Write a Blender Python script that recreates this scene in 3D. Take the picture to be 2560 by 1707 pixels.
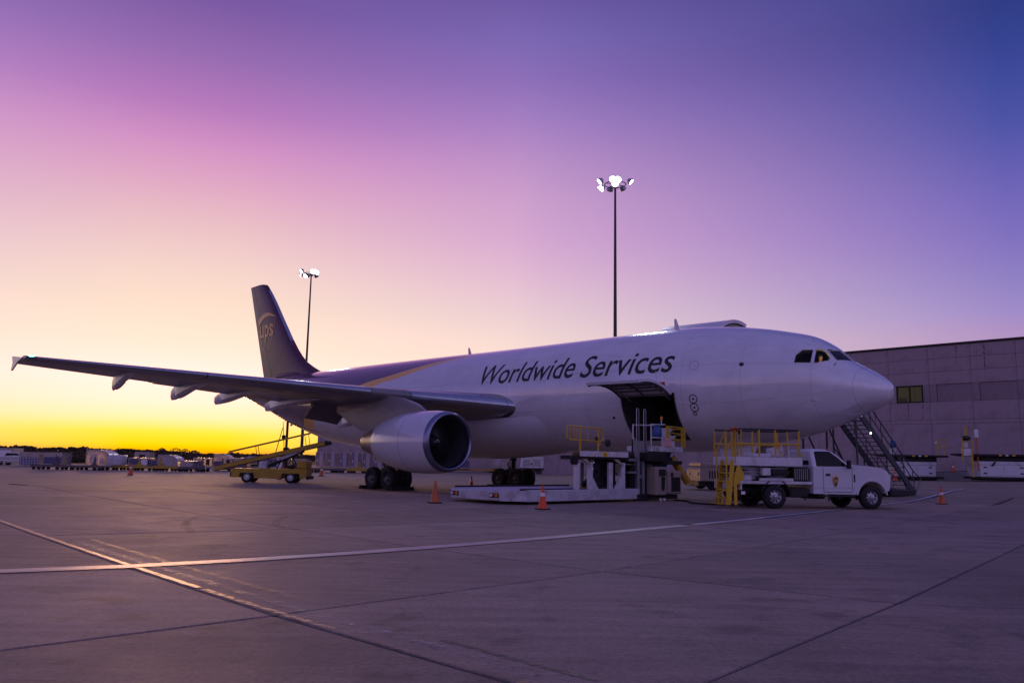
import bpy, bmesh, math, random
from mathutils import Vector, Matrix
random.seed(7)
for o in list(bpy.data.objects): bpy.data.objects.remove(o)
scene = bpy.context.scene
COL = scene.collection
R = math.radians
PI = math.pi

# ------------------------------------------------------------------ camera
cam_d = bpy.data.cameras.new('camera'); cam = bpy.data.objects.new('camera', cam_d); COL.objects.link(cam)
cam_d.sensor_width = 36; cam_d.lens = 36 * 2047.25 / 2560
cam_d.clip_start = 0.1; cam_d.clip_end = 9000
pitch, roll = R(8.3263), R(1.0815)
fw = Vector((0, math.cos(pitch), math.sin(pitch))); up = Vector((0, -math.sin(pitch), math.cos(pitch))); rt = Vector((1, 0, 0))
r2 = rt * math.cos(roll) + up * math.sin(roll); u2 = up * math.cos(roll) - rt * math.sin(roll)
cam.matrix_world = Matrix(((r2.x, u2.x, -fw.x, 0), (r2.y, u2.y, -fw.y, 0), (r2.z, u2.z, -fw.z, 1.6561), (0, 0, 0, 1)))
scene.camera = cam

# ------------------------------------------------------------------ world: dusk sky, sun just set at azimuth AZ
AZ = R(-22)
world = bpy.data.worlds.new('World'); scene.world = world; world.use_nodes = True
wn = world.node_tree; wn.nodes.clear()
def N(nt, typ, **kw):
    n = nt.nodes.new(typ)
    for k, v in kw.items():
        if k == 'inp':
            for i, x in v.items(): n.inputs[i].default_value = x
        else: setattr(n, k, v)
    return n
def ramp(nt, stops, interp='LINEAR'):
    n = nt.nodes.new('ShaderNodeValToRGB'); cr = n.color_ramp; cr.interpolation = interp
    while len(cr.elements) > 1: cr.elements.remove(cr.elements[-1])
    cr.elements[0].position = stops[0][0]; cr.elements[0].color = (*stops[0][1], 1)
    for p, c in stops[1:]:
        e = cr.elements.new(p); e.color = (*c, 1)
    return n
SUNSET = [(0,(.7,.25,.03)),(.004,(1.1,.46,.0)),(.0108,(1.3,.74,0)),(.026,(1.5,.87,.05)),(.042,(1.7,.94,.46)),(.06,(1.7,.956,.70)),(.085,(1.6,.956,.82)),(.125,(1.3,.85,.675)),(.17,(1.0,.755,.607)),(.2,(.95,.69,.6)),(.2235,(.9,.63,.595)),(.263,(.83,.52,.565)),(.306,(.75,.385,.56)),(.344,(.65,.285,.56)),(.381,(.48,.20,.51)),(.431,(.31,.15,.44)),(.486,(.19,.1,.365)),(.6,(.13,.09,.33)),(.8,(.11,.09,.33)),(1,(.10,.10,.34))]
CENTRE = [(0,(.9,.55,.22)),(.03,(1,.8,.42)),(.08,(1,.8,.62)),(.1467,(.913,.70,.658)),(.18,(.83,.61,.658)),(.2185,(.775,.503,.658)),(.2655,(.68,.40,.645)),(.311,(.61,.35,.61)),(.3555,(.503,.283,.578)),(.398,(.376,.216,.546)),(.439,(.27,.162,.485)),(.478,(.205,.141,.456)),(.515,(.156,.102,.376)),(.65,(.09,.07,.28)),(1,(.10,.10,.34))]
EASTN = [(0,(.6,.38,.42)),(.06,(.55,.36,.5)),(.1437,(.43,.283,.546)),(.1644,(.35,.262,.578)),(.1973,(.28,.218,.55)),(.238,(.22,.167,.52)),(.278,(.172,.137,.49)),(.3165,(.12,.11,.435)),(.354,(.075,.087,.38)),(.39,(.052,.072,.335)),(.426,(.037,.056,.28)),(.46,(.03,.046,.235)),(.6,(.04,.05,.22)),(1,(.10,.10,.34))]
EAST = [(0,(.10,.08,.18)),(.06,(.18,.12,.27)),(.15,(.30,.21,.46)),(.3,(.42,.32,.68)),(.5,(.38,.32,.72)),(.7,(.22,.20,.54)),(1,(.10,.10,.34))]  # eastern sky out of view, raised as added fill for the fuselage top
tc = N(wn, 'ShaderNodeTexCoord'); sx = N(wn, 'ShaderNodeSeparateXYZ'); wn.links.new(tc.outputs['Generated'], sx.inputs[0])
flat = N(wn, 'ShaderNodeCombineXYZ'); wn.links.new(sx.outputs[0], flat.inputs[0]); wn.links.new(sx.outputs[1], flat.inputs[1])
nrm = N(wn, 'ShaderNodeVectorMath', operation='NORMALIZE'); wn.links.new(flat.outputs[0], nrm.inputs[0])
dt = N(wn, 'ShaderNodeVectorMath', operation='DOT_PRODUCT'); wn.links.new(nrm.outputs[0], dt.inputs[0]); dt.inputs[1].default_value = (math.sin(AZ), math.cos(AZ), 0)
ac_ = N(wn, 'ShaderNodeMath', operation='ARCCOSINE'); wn.links.new(dt.outputs['Value'], ac_.inputs[0])
def mixfac(lo, hi):
    m = N(wn, 'ShaderNodeMapRange', interpolation_type='LINEAR'); m.inputs[1].default_value = R(lo); m.inputs[2].default_value = R(hi)
    wn.links.new(ac_.outputs[0], m.inputs[0]); return m.outputs[0]
prev = None
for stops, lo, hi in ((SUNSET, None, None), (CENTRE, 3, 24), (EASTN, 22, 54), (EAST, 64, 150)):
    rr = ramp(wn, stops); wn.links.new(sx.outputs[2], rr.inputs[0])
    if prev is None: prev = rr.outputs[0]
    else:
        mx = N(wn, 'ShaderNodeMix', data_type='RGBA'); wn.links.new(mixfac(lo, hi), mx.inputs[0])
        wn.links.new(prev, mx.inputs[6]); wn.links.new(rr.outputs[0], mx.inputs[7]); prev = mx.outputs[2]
bg = N(wn, 'ShaderNodeBackground'); bg.inputs[1].default_value = 1.0; wn.links.new(prev, bg.inputs[0])
wo = N(wn, 'ShaderNodeOutputWorld'); wn.links.new(bg.outputs[0], wo.inputs[0])

# last warm light of the sun, on the horizon
sun_d = bpy.data.lights.new('sun', 'SUN'); sun = bpy.data.objects.new('sun', sun_d); COL.objects.link(sun)
sun_d.energy = .9; sun_d.angle = R(9); sun_d.color = (1, .50, .24)
sd = Vector((math.sin(AZ) * math.cos(R(4.2)), math.cos(AZ) * math.cos(R(4.2)), math.sin(R(4.2))))
sun.rotation_euler = sd.to_track_quat('Z', 'Y').to_euler(); sun.location = (-60, 150, 40)
vs = scene.view_settings; vs.view_transform = 'Standard'; vs.look = 'None'; vs.exposure = 0.0; vs.gamma = 1; vs.use_curve_mapping = False
scene.render.engine = 'CYCLES'

# ------------------------------------------------------------------ helpers
class MB:
    """collects shapes, builds ONE mesh object"""
    def __init__(s): s.v, s.f, s.m = [], [], []
    def add(s, vs, fs, mi=0, M=None):
        b = len(s.v)
        for q in vs:
            q = Vector(q)
            s.v.append(tuple(M @ q) if M else tuple(q))
        for f in fs: s.f.append([b + i for i in f]); s.m.append(mi)
        return s
    def box(s, c, d, ch=0.0, mi=0, rot=None):
        x, y, z = d[0] / 2, d[1] / 2, d[2] / 2
        M = Matrix.Translation(c) @ (rot.to_4x4() if rot else Matrix())
        ch = min(ch, x * .9, y * .9, z * .9)
        if ch <= 0:
            vs = [(sx_ * x, sy * y, sz * z) for sx_ in (-1, 1) for sy in (-1, 1) for sz in (-1, 1)]
            return s.add(vs, [(0, 1, 3, 2), (4, 6, 7, 5), (0, 4, 5, 1), (2, 3, 7, 6), (0, 2, 6, 4), (1, 5, 7, 3)], mi, M)
        vs, idx = [], {}
        for a in (-1, 1):
            for b in (-1, 1):
                for cc in (-1, 1):
                    for k, q in enumerate(((a * x, b * (y - ch), cc * (z - ch)), (a * (x - ch), b * y, cc * (z - ch)), (a * (x - ch), b * (y - ch), cc * z))):
                        idx[(a, b, cc, k)] = len(vs); vs.append(q)
        I = lambda a, b, cc, k: idx[(a, b, cc, k)]
        fs = []
        for a in (-1, 1):
            f = [I(a, -1, -1, 0), I(a, 1, -1, 0), I(a, 1, 1, 0), I(a, -1, 1, 0)]; fs.append(f if a > 0 else f[::-1])
            f = [I(-1, a, -1, 1), I(-1, a, 1, 1), I(1, a, 1, 1), I(1, a, -1, 1)]; fs.append(f if a > 0 else f[::-1])
            f = [I(-1, -1, a, 2), I(1, -1, a, 2), I(1, 1, a, 2), I(-1, 1, a, 2)]; fs.append(f if a > 0 else f[::-1])
        for a in (-1, 1):
            for b in (-1, 1):
                f = [I(a, b, -1, 0), I(a, b, -1, 1), I(a, b, 1, 1), I(a, b, 1, 0)]; fs.append(f if a * b > 0 else f[::-1])
                f = [I(a, -1, b, 0), I(a, 1, b, 0), I(a, 1, b, 2), I(a, -1, b, 2)]; fs.append(f if a * b > 0 else f[::-1])
                f = [I(-1, a, b, 1), I(-1, a, b, 2), I(1, a, b, 2), I(1, a, b, 1)]; fs.append(f if a * b > 0 else f[::-1])
                for cc in (-1, 1):
                    f = [I(a, b, cc, 0), I(a, b, cc, 1), I(a, b, cc, 2)]; fs.append(f if a * b * cc > 0 else f[::-1])
        return s.add(vs, fs, mi, M)
    def b2(s, x0, x1, y0, y1, z0, z1, ch=0.0, mi=0):
        return s.box(((x0 + x1) / 2, (y0 + y1) / 2, (z0 + z1) / 2), (abs(x1 - x0), abs(y1 - y0), abs(z1 - z0)), ch, mi)
    def pipe(s, pts, r, n=8, mi=0, closed=False):
        pts = [Vector(p) for p in pts]; rings = []; k = len(pts)
        rs = r if isinstance(r, (list, tuple)) else [r] * k
        prev_u = None
        for i, p in enumerate(pts):
            a = pts[(i - 1) % k] if (closed or i > 0) else p; b = pts[(i + 1) % k] if (closed or i < k - 1) else p
            t = (b - a).normalized()
            if prev_u is None:
                u = t.cross(Vector((0, 0, 1)) if abs(t.z) < .9 else Vector((1, 0, 0))).normalized()
            else:
                u = (prev_u - t * prev_u.dot(t)).normalized()
            prev_u = u; w = t.cross(u)
            rings.append([p + (u * math.cos(2 * PI * j / n) + w * math.sin(2 * PI * j / n)) * rs[i] for j in range(n)])
        return s.loft(rings, mi, capped=not closed, loop=closed)
    def bar(s, p0, p1, w, h=None, mi=0, ch=0):
        """rectangular bar from p0 to p1 (w sideways, h the other way)"""
        p0, p1 = Vector(p0), Vector(p1); h = h or w; t = p1 - p0; L = t.length; t.normalize()
        q = t.to_track_quat('X', 'Z') if abs(t.z) < .999 else Vector((0, 0, 1)).to_track_quat('X', 'Z')
        return s.box((p0 + p1) / 2, (L, w, h), ch, mi, q.to_matrix())
    def loft(s, rings, mi=0, capped=True, loop=False, ring_closed=True, mfun=None):
        b = len(s.v); n = len(rings[0]); k = len(rings)
        for r in rings: s.v += [tuple(q) for q in r]
        for i in range(k if loop else k - 1):
            for j in range(n if ring_closed else n - 1):
                a, c_ = b + i * n, b + ((i + 1) % k) * n; j2 = (j + 1) % n
                s.f.append([a + j, a + j2, c_ + j2, c_ + j]); s.m.append(mfun(i, j) if mfun else mi)
        if capped and ring_closed:
            s.f.append([b + j for j in range(n)][::-1]); s.m.append(mi)
            s.f.append([b + (k - 1) * n + j for j in range(n)]); s.m.append(mi)
        return s
    def lathe(s, prof, o=(0, 0, 0), axis='X', n=32, mi=0, mfun=None, capped=True):
        rings = []
        for a, r in prof:
            ring = []
            for j in range(n):
                c_, q = math.cos(2 * PI * j / n) * r, math.sin(2 * PI * j / n) * r
                ring.append({'X': (o[0] + a, o[1] + c_, o[2] + q), 'Y': (o[0] + q, o[1] + a, o[2] + c_), 'Z': (o[0] + c_, o[1] + q, o[2] + a)}[axis])
            rings.append(ring)
        return s.loft(rings, mi, capped=capped, mfun=mfun)
    def prism(s, poly, ext, mi=0):
        ext = Vector(ext); a = [Vector(p) for p in poly]
        return s.loft([[p for p in a], [p + ext for p in a]], mi)
    def quad(s, a, b, c_, d, mi=0): return s.add([a, b, c_, d], [(0, 1, 2, 3)], mi)
    def sphere(s, c_, r, n=10, mi=0, sc=(1, 1, 1)):
        rings = []
        for i in range(1, n):
            t = PI * i / n
            rings.append([(c_[0] + sc[0] * r * math.sin(t) * math.cos(2 * PI * j / (2 * n)), c_[1] + sc[1] * r * math.sin(t) * math.sin(2 * PI * j / (2 * n)), c_[2] - sc[2] * r * math.cos(t)) for j in range(2 * n)])
        return s.loft(rings, mi)
    def mesh(s, name, mats, smooth=35, fix=True):
        me = bpy.data.meshes.new(name); me.from_pydata(s.v, [], s.f)
        for m in (mats if isinstance(mats, (list, tuple)) else [mats]): me.materials.append(m)
        me.polygons.foreach_set('material_index', s.m)
        if fix:
            bm = bmesh.new(); bm.from_mesh(me); bmesh.ops.recalc_face_normals(bm, faces=bm.faces); bm.to_mesh(me); bm.free()
        if smooth:
            me.polygons.foreach_set('use_smooth', [True] * len(me.polygons)); me.set_sharp_from_angle(angle=R(smooth))
        me.update(); return me
    def build(s, name, mats, parent=None, smooth=35, loc=None, rz=None, fix=True):
        return link(name, s.mesh(name, mats, smooth, fix), parent, loc, rz)
def link(name, me, parent=None, loc=None, rz=None):
    o = bpy.data.objects.new(name, me); COL.objects.link(o)
    if parent: o.parent = parent
    if loc: o.location = loc
    if rz is not None: o.rotation_euler = (0, 0, rz)
    return o
def tag(o, label=None, cat=None, group=None, kind=None):
    if label: o['label'] = label
    if cat: o['category'] = cat
    if group: o['group'] = group
    if kind: o['kind'] = kind
    return o
def thing(name, label, cat, loc=(0, 0, 0), rz=0.0, group=None):
    o = bpy.data.objects.new(name, None); COL.objects.link(o); o.empty_display_size = .3
    o.location = loc; o.rotation_euler = (0, 0, rz); return tag(o, label, cat, group)
def dup(o, loc, rz, label, group=None):
    r = o.copy(); COL.objects.link(r); r.location = loc; r.rotation_euler = (0, 0, rz); r['label'] = label
    if group: r['group'] = group
    for ch in o.children:
        c_ = ch.copy(); COL.objects.link(c_); c_.parent = r
        for g in ch.children:
            d = g.copy(); COL.objects.link(d); d.parent = c_
    return r
def sm(a, b, x):
    t = max(0, min(1, (x - a) / (b - a))); return t * t * (3 - 2 * t)
def zg(x, y):
    """apron surface: level by the camera, falls to the main gear, climbs gently to the warehouse on the right"""
    s = sm(36, 46, y); q = min(x, 60) - 2
    return .21 * (1 - s) + s * .011 * (q + math.sqrt(q * q + 9))

# ------------------------------------------------------------------ materials
def mat(name, col, rough=.5, metal=0.0, var=0.12, vscale=3.0, bump=0.0, bscale=30.0, coat=0.0, dirt=None, dscale=1.5, damt=0.35, spec=.5, emit=None, estr=0, rvar=.12, obj=True):
    m = bpy.data.materials.new(name); m.use_nodes = True; nt = m.node_tree; p = nt.nodes['Principled BSDF']
    p.inputs['Roughness'].default_value = rough; p.inputs['Metallic'].default_value = metal
    p.inputs['Specular IOR Level'].default_value = spec
    if coat: p.inputs['Coat Weight'].default_value = coat; p.inputs['Coat Roughness'].default_value = .08
    t = N(nt, 'ShaderNodeTexCoord'); src = t.outputs['Object']
    nz = N(nt, 'ShaderNodeTexNoise'); nz.inputs['Scale'].default_value = vscale; nz.inputs['Detail'].default_value = 6; nz.inputs['Roughness'].default_value = .6
    nt.links.new(src, nz.inputs['Vector'])
    hi = tuple(min(1, c_ * (1 + var)) for c_ in col); lo = tuple(c_ * (1 - var) for c_ in col)
    rp = ramp(nt, [(.3, lo), (.7, hi)]); nt.links.new(nz.outputs['Fac'], rp.inputs[0]); out = rp.outputs[0]
    if dirt:
        n2 = N(nt, 'ShaderNodeTexNoise'); n2.inputs['Scale'].default_value = dscale; n2.inputs['Detail'].default_value = 9; n2.inputs['Roughness'].default_value = .7
        nt.links.new(src, n2.inputs['Vector'])
        r_ = N(nt, 'ShaderNodeMapRange'); r_.inputs[1].default_value = .48; r_.inputs[2].default_value = .72; r_.inputs[4].default_value = damt
        nt.links.new(n2.outputs['Fac'], r_.inputs[0])
        mx = N(nt, 'ShaderNodeMix', data_type='RGBA'); nt.links.new(r_.outputs[0], mx.inputs[0]); nt.links.new(out, mx.inputs[6]); mx.inputs[7].default_value = (*dirt, 1); out = mx.outputs[2]
    nt.links.new(out, p.inputs['Base Color'])
    if rvar:
        rr = N(nt, 'ShaderNodeMapRange'); rr.inputs[3].default_value = max(.02, rough - rvar); rr.inputs[4].default_value = min(1, rough + rvar)
        nt.links.new(nz.outputs['Fac'], rr.inputs[0]); nt.links.new(rr.outputs[0], p.inputs['Roughness'])
    if bump:
        nb = N(nt, 'ShaderNodeTexNoise'); nb.inputs['Scale'].default_value = bscale; nb.inputs['Detail'].default_value = 5; nt.links.new(src, nb.inputs['Vector'])
        bp = N(nt, 'ShaderNodeBump'); bp.inputs['Strength'].default_value = bump; bp.inputs['Distance'].default_value = .02
        nt.links.new(nb.outputs['Fac'], bp.inputs['Height']); nt.links.new(bp.outputs[0], p.inputs['Normal'])
    if emit:
        p.inputs['Emission Color'].default_value = (*emit, 1); p.inputs['Emission Strength'].default_value = estr
    return m
def glass(name, col=(.004, .005, .006), rough=.03, trans=.0):
    m = bpy.data.materials.new(name); m.use_nodes = True; p = m.node_tree.nodes['Principled BSDF']
    p.inputs['Base Color'].default_value = (*col, 1); p.inputs['Roughness'].default_value = rough
    p.inputs['Transmission Weight'].default_value = trans; p.inputs['IOR'].default_value = 1.3
    if trans:   # thin tinted pane: see-through plus a mirror film
        nt = m.node_tree; tr = N(nt, 'ShaderNodeBsdfTransparent'); tr.inputs[0].default_value = (*[.35 + .4 * c_ for c_ in (.8, .9, .9)], 1)
        gl = N(nt, 'ShaderNodeBsdfGlossy'); gl.inputs['Roughness'].default_value = .03; fr = N(nt, 'ShaderNodeFresnel'); fr.inputs[0].default_value = 1.5
        ms = N(nt, 'ShaderNodeMixShader'); hf = N(nt, 'ShaderNodeMath', operation='MULTIPLY'); hf.inputs[1].default_value = .45; nt.links.new(fr.outputs[0], hf.inputs[0]); nt.links.new(hf.outputs[0], ms.inputs[0]); nt.links.new(tr.outputs[0], ms.inputs[1]); nt.links.new(gl.outputs[0], ms.inputs[2])
        nt.links.new(ms.outputs[0], nt.nodes['Material Output'].inputs[0])
    return m
M = {}
M['white'] = mat('white_paint', (.62, .62, .64), .36, var=.07, dirt=(.13, .10, .09), dscale=1.6, damt=.6)
M['white_clean'] = mat('white_car_paint', (.62, .63, .67), .22, var=.03, vscale=1.0, coat=.6, rvar=.04)
M['beige'] = mat('beige_paint', (.36, .3, .24), .5, dirt=(.15, .12, .1), damt=.5)
M['yellow'] = mat('yellow_paint', (.58, .37, .012), .42, var=.1, dirt=(.2, .12, .05), damt=.5)
M['mustard'] = mat('mustard_paint', (.46, .29, .02), .45, var=.1, dirt=(.12, .08, .05), damt=.45)
M['steel'] = mat('grey_steel', (.28, .29, .31), .45, .6, dirt=(.1, .09, .08))
M['galv'] = mat('galvanised_steel', (.45, .46, .48), .4, .7, dirt=(.2, .18, .17), damt=.3)
M['alu'] = mat('container_aluminium', (.40, .37, .37), .3, .85, var=.08, vscale=2, dirt=(.3, .26, .24), damt=.4)
M['dolly'] = mat('dolly_grey', (.12, .10, .105), .5, .3, dirt=(.2, .15, .12), damt=.3)
M['dark'] = mat('dark_steel', (.014, .013, .014), .6, .2, dirt=(.04, .035, .03))
M['black'] = mat('black_rubber', (.009, .009, .01), .75, var=.3, dirt=(.03, .027, .025), damt=.4)
M['plastic'] = mat('black_plastic', (.012, .012, .014), .45, var=.1)
M['greygreen'] = mat('grey_green_paint', (.06, .075, .08), .5, .2, dirt=(.08, .07, .06))
M['orange'] = mat('cone_orange', (.75, .085, .015), .5, var=.08, dirt=(.2, .05, .03), damt=.35, dscale=6)
M['orange_dull'] = mat('faded_cone_orange', (.55, .12, .03), .6, var=.12, dirt=(.12, .06, .04), damt=.6, dscale=6)
M['reflect'] = mat('cone_band_white', (.78, .78, .8), .4, dirt=(.3, .28, .26))
M['chrome'] = mat('bright_metal', (.7, .7, .72), .22, 1.0, var=.05, rvar=.08)
M['tarp'] = mat('curtain_purple', (.10, .085, .17), .6, var=.2, vscale=5, bump=.5, bscale=4)
M['tarp_clear'] = mat('clear_plastic_wrap', (.42, .38, .42), .25, var=.2, vscale=4, bump=.6, bscale=6)
M['wrap'] = mat('wrapped_pallet', (.5, .48, .52), .22, var=.18, vscale=3, bump=.9, bscale=5)
M['blue'] = mat('blue_cover', (.03, .09, .26), .5, var=.2, bump=.5, bscale=6)
M['red'] = mat('red_lens', (.35, .01, .01), .25, var=.05)
M['amber'] = mat('amber_lens', (.75, .25, .02), .25, var=.05)
M['tyre'] = M['black']
M['glass'] = glass('dark_window_glass')
M['pane'] = glass('thin_pane', trans=1.0)
M['skin'] = mat('skin', (.5, .3, .2), .5, var=.05)
M['shirt'] = mat('yellow_green_vest', (.45, .5, .08), .7, var=.1)
M['hair'] = mat('dark_hair', (.03, .02, .015), .6)
M['sign_y'] = mat('sign_yellow', (.8, .55, .03), .5, var=.04)
M['sign_w'] = mat('sign_white', (.75, .75, .75), .5, var=.04)
M['ink'] = mat('black_ink', (.012, .012, .013), .5, var=.05)
M['gold'] = mat('gold_paint', (.80, .42, .06), .35, var=.05, coat=.3)
M['brown'] = mat('brown_paint', (.075, .035, .022), .3, var=.08, coat=.3)
CORNER = {(-1,-6):(-36.75,39.82), (-1,-5):(-30.19,32.52), (-1,-4):(-24.39,26.08), (-1,-3):(-19.24,20.37), (-1,-2):(-14.64,15.29), (-1,-1):(-10.51,10.79), (-1,0):(-6.88,7.08), (-1,1):(-3.39,2.84), (-1,2):(1.30,2.63), (-1,3):(4.18,-0.08), (0,-7):(-28.77,38.83), (0,-6):(-23.88,33.03), (0,-5):(-19.44,27.79), (0,-4):(-15.40,23.04), (0,-3):(-11.70,18.70), (0,-2):(-8.29,14.74), (0,-1):(-5.12,11.13), (0,0):(-2.15,7.86), (0,1):(0.71,5.01), (0,2):(4.79,6.33), (0,3):(7.67,3.62), (1,-8):(-25.26,41.95), (1,-7):(-21.11,36.88), (1,-6):(-17.29,32.23), (1,-5):(-13.74,27.97), (1,-4):(-10.43,24.05), (1,-3):(-7.32,20.44), (1,-2):(-4.37,17.12), (1,-1):(-1.52,14.09), (1,0):(1.28,11.39), (1,1):(4.22,9.18), (1,2):(8.14,8.66), (1,3):(11.02,5.95), (2,-8):(-19.32,41.50), (2,-7):(-15.85,37.23), (2,-6):(-12.58,33.27), (2,-5):(-9.49,29.61), (2,-4):(-6.54,26.23), (2,-3):(-3.70,23.10), (2,-2):(-0.92,20.23), (2,-1):(1.84,17.65), (2,0):(4.71,15.42), (2,1):(7.93,13.78), (2,2):(12.49,13.84), (3,-8):(-14.70,42.36), (3,-7):(-11.62,38.63), (3,-6):(-8.67,35.17), (3,-5):(-5.83,31.96), (3,-4):(-3.07,28.98), (3,-3):(-0.34,26.24), (3,-2):(2.39,23.76), (3,-1):(5.22,21.57), (3,0):(8.28,19.80), (3,1):(11.90,18.76), (3,2):(17.24,19.59), (4,-7):(-7.93,40.66), (4,-6):(-5.17,37.59), (4,-5):(-2.46,34.74), (4,-4):(0.22,32.11), (4,-3):(2.93,29.72), (4,-2):(5.72,27.60), (4,-1):(8.69,25.82), (4,0):(12.04,24.54), (4,1):(16.18,24.14), (4,2):(22.45,25.90), (5,-6):(-1.88,40.37), (5,-5):(0.77,37.85), (5,-4):(3.45,35.55), (5,-3):(6.21,33.50), (5,-2):(9.12,31.75), (5,-1):(12.32,30.40), (5,0):(16.04,29.65), (5,1):(20.81,29.98), (5,2):(28.15,32.84), (6,-5):(3.96,41.24), (6,-4):(6.69,39.26), (6,-3):(9.55,37.55), (6,-2):(12.65,36.19), (6,-1):(16.14,35.30), (6,0):(20.31,35.15), (6,1):(25.82,36.33), (6,2):(34.43,40.48), (7,-3):(13.00,41.88), (7,-2):(16.34,40.94), (7,-1):(20.19,40.57), (7,0):(24.91,41.10)}
WHITE_LINE = [(-16.04, 16.4), (-10.09, 10.46), (-7.88, 9.91), (-6.31, 10.27), (-4.98, 10.97), (-3.76, 11.84), (-2.6, 12.82), (-1.48, 13.87), (-0.38, 14.98), (0.71, 16.14), (1.8, 17.34), (2.89, 18.58), (3.99, 19.85), (5.09, 21.16), (6.2, 22.5), (7.33, 23.88), (8.47, 25.29), (9.63, 26.74), (10.8, 28.22), (12.0, 29.73), (13.21, 31.28), (14.45, 32.86), (15.71, 34.48), (16.99, 36.15), (18.29, 37.84), (19.63, 39.58), (20.99, 41.36), (22.38, 43.18), (23.8, 45.05), (25.25, 46.96), (26.73, 48.91)]
ORANGE_LINE = [(-12.86, 20.11), (-12.26, 19.4), (-11.66, 18.71), (-11.08, 18.02), (-10.5, 17.35), (-9.93, 16.68), (-9.36, 16.03), (-8.81, 15.39), (-8.26, 14.75), (-7.71, 14.13), (-7.18, 13.52), (-6.65, 12.91), (-6.12, 12.31), (-5.61, 11.73), (-5.1, 11.15), (-4.59, 10.58), (-4.09, 10.02), (-3.59, 9.47), (-3.1, 8.93), (-2.61, 8.4), (-2.13, 7.88), (-1.65, 7.38), (-1.17, 6.88), (-0.7, 6.39), (-0.22, 5.92), (0.25, 5.47), (0.73, 5.04), (1.21, 4.63), (1.7, 4.27), (2.21, 3.96)]
ORANGE_LINE2 = [(-7.08, 14.28), (-6.56, 13.68), (-6.04, 13.09), (-5.53, 12.51), (-5.02, 11.94), (-4.52, 11.38), (-4.03, 10.83), (-3.53, 10.29), (-3.04, 9.75), (-2.56, 9.23), (-2.08, 8.71)]
WHITE_WORN = [(-7.35, 14.15), (-6.82, 13.55), (-6.29, 12.95), (-5.78, 12.36), (-5.27, 11.79), (-4.76, 11.22), (-4.26, 10.66), (-3.76, 10.11), (-3.27, 9.57), (-2.79, 9.04), (-2.3, 8.52), (-1.82, 8.01), (-1.34, 7.51), (-0.87, 7.02), (-0.39, 6.54), (0.08, 6.09), (0.55, 5.64), (1.03, 5.22), (1.52, 4.83), (2.01, 4.49)]
CRACK = [(-0.52, 6.93), (-0.33, 6.74), (-0.11, 6.52), (0.07, 6.33), (0.27, 6.12), (0.46, 5.94), (0.63, 5.75)]
SCUFF = [(-0.06, 6.17), (0.1, 5.98), (0.26, 5.84), (0.44, 5.73)]
SCUFF2 = [(-0.76, 6.88), (-0.61, 6.7), (-0.48, 6.59)]
TYRE1 = [(-7.67, 17.35), (-7.56, 18.05), (-7.52, 18.92), (-7.09, 18.53), (-6.76, 17.57)]
TYRE2 = [(-7.44, 20.17), (-7.23, 18.87), (-6.67, 17.27), (-6.02, 15.97)]
TYRE3 = [(-5.52, 20.72), (-5.36, 19.36), (-5.0, 18.01), (-4.61, 17.04)]
STAIN = [(13.56, 27.77), (14.75, 28.79), (15.29, 28.51), (16.43, 29.31)]
CORNER[(-1, 0)] = (-5.6, 4.5); CORNER[(-1, 1)] = (-2.7, 1.7); CORNER[(-1, -1)] = (-8.8, 7.9)
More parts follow.
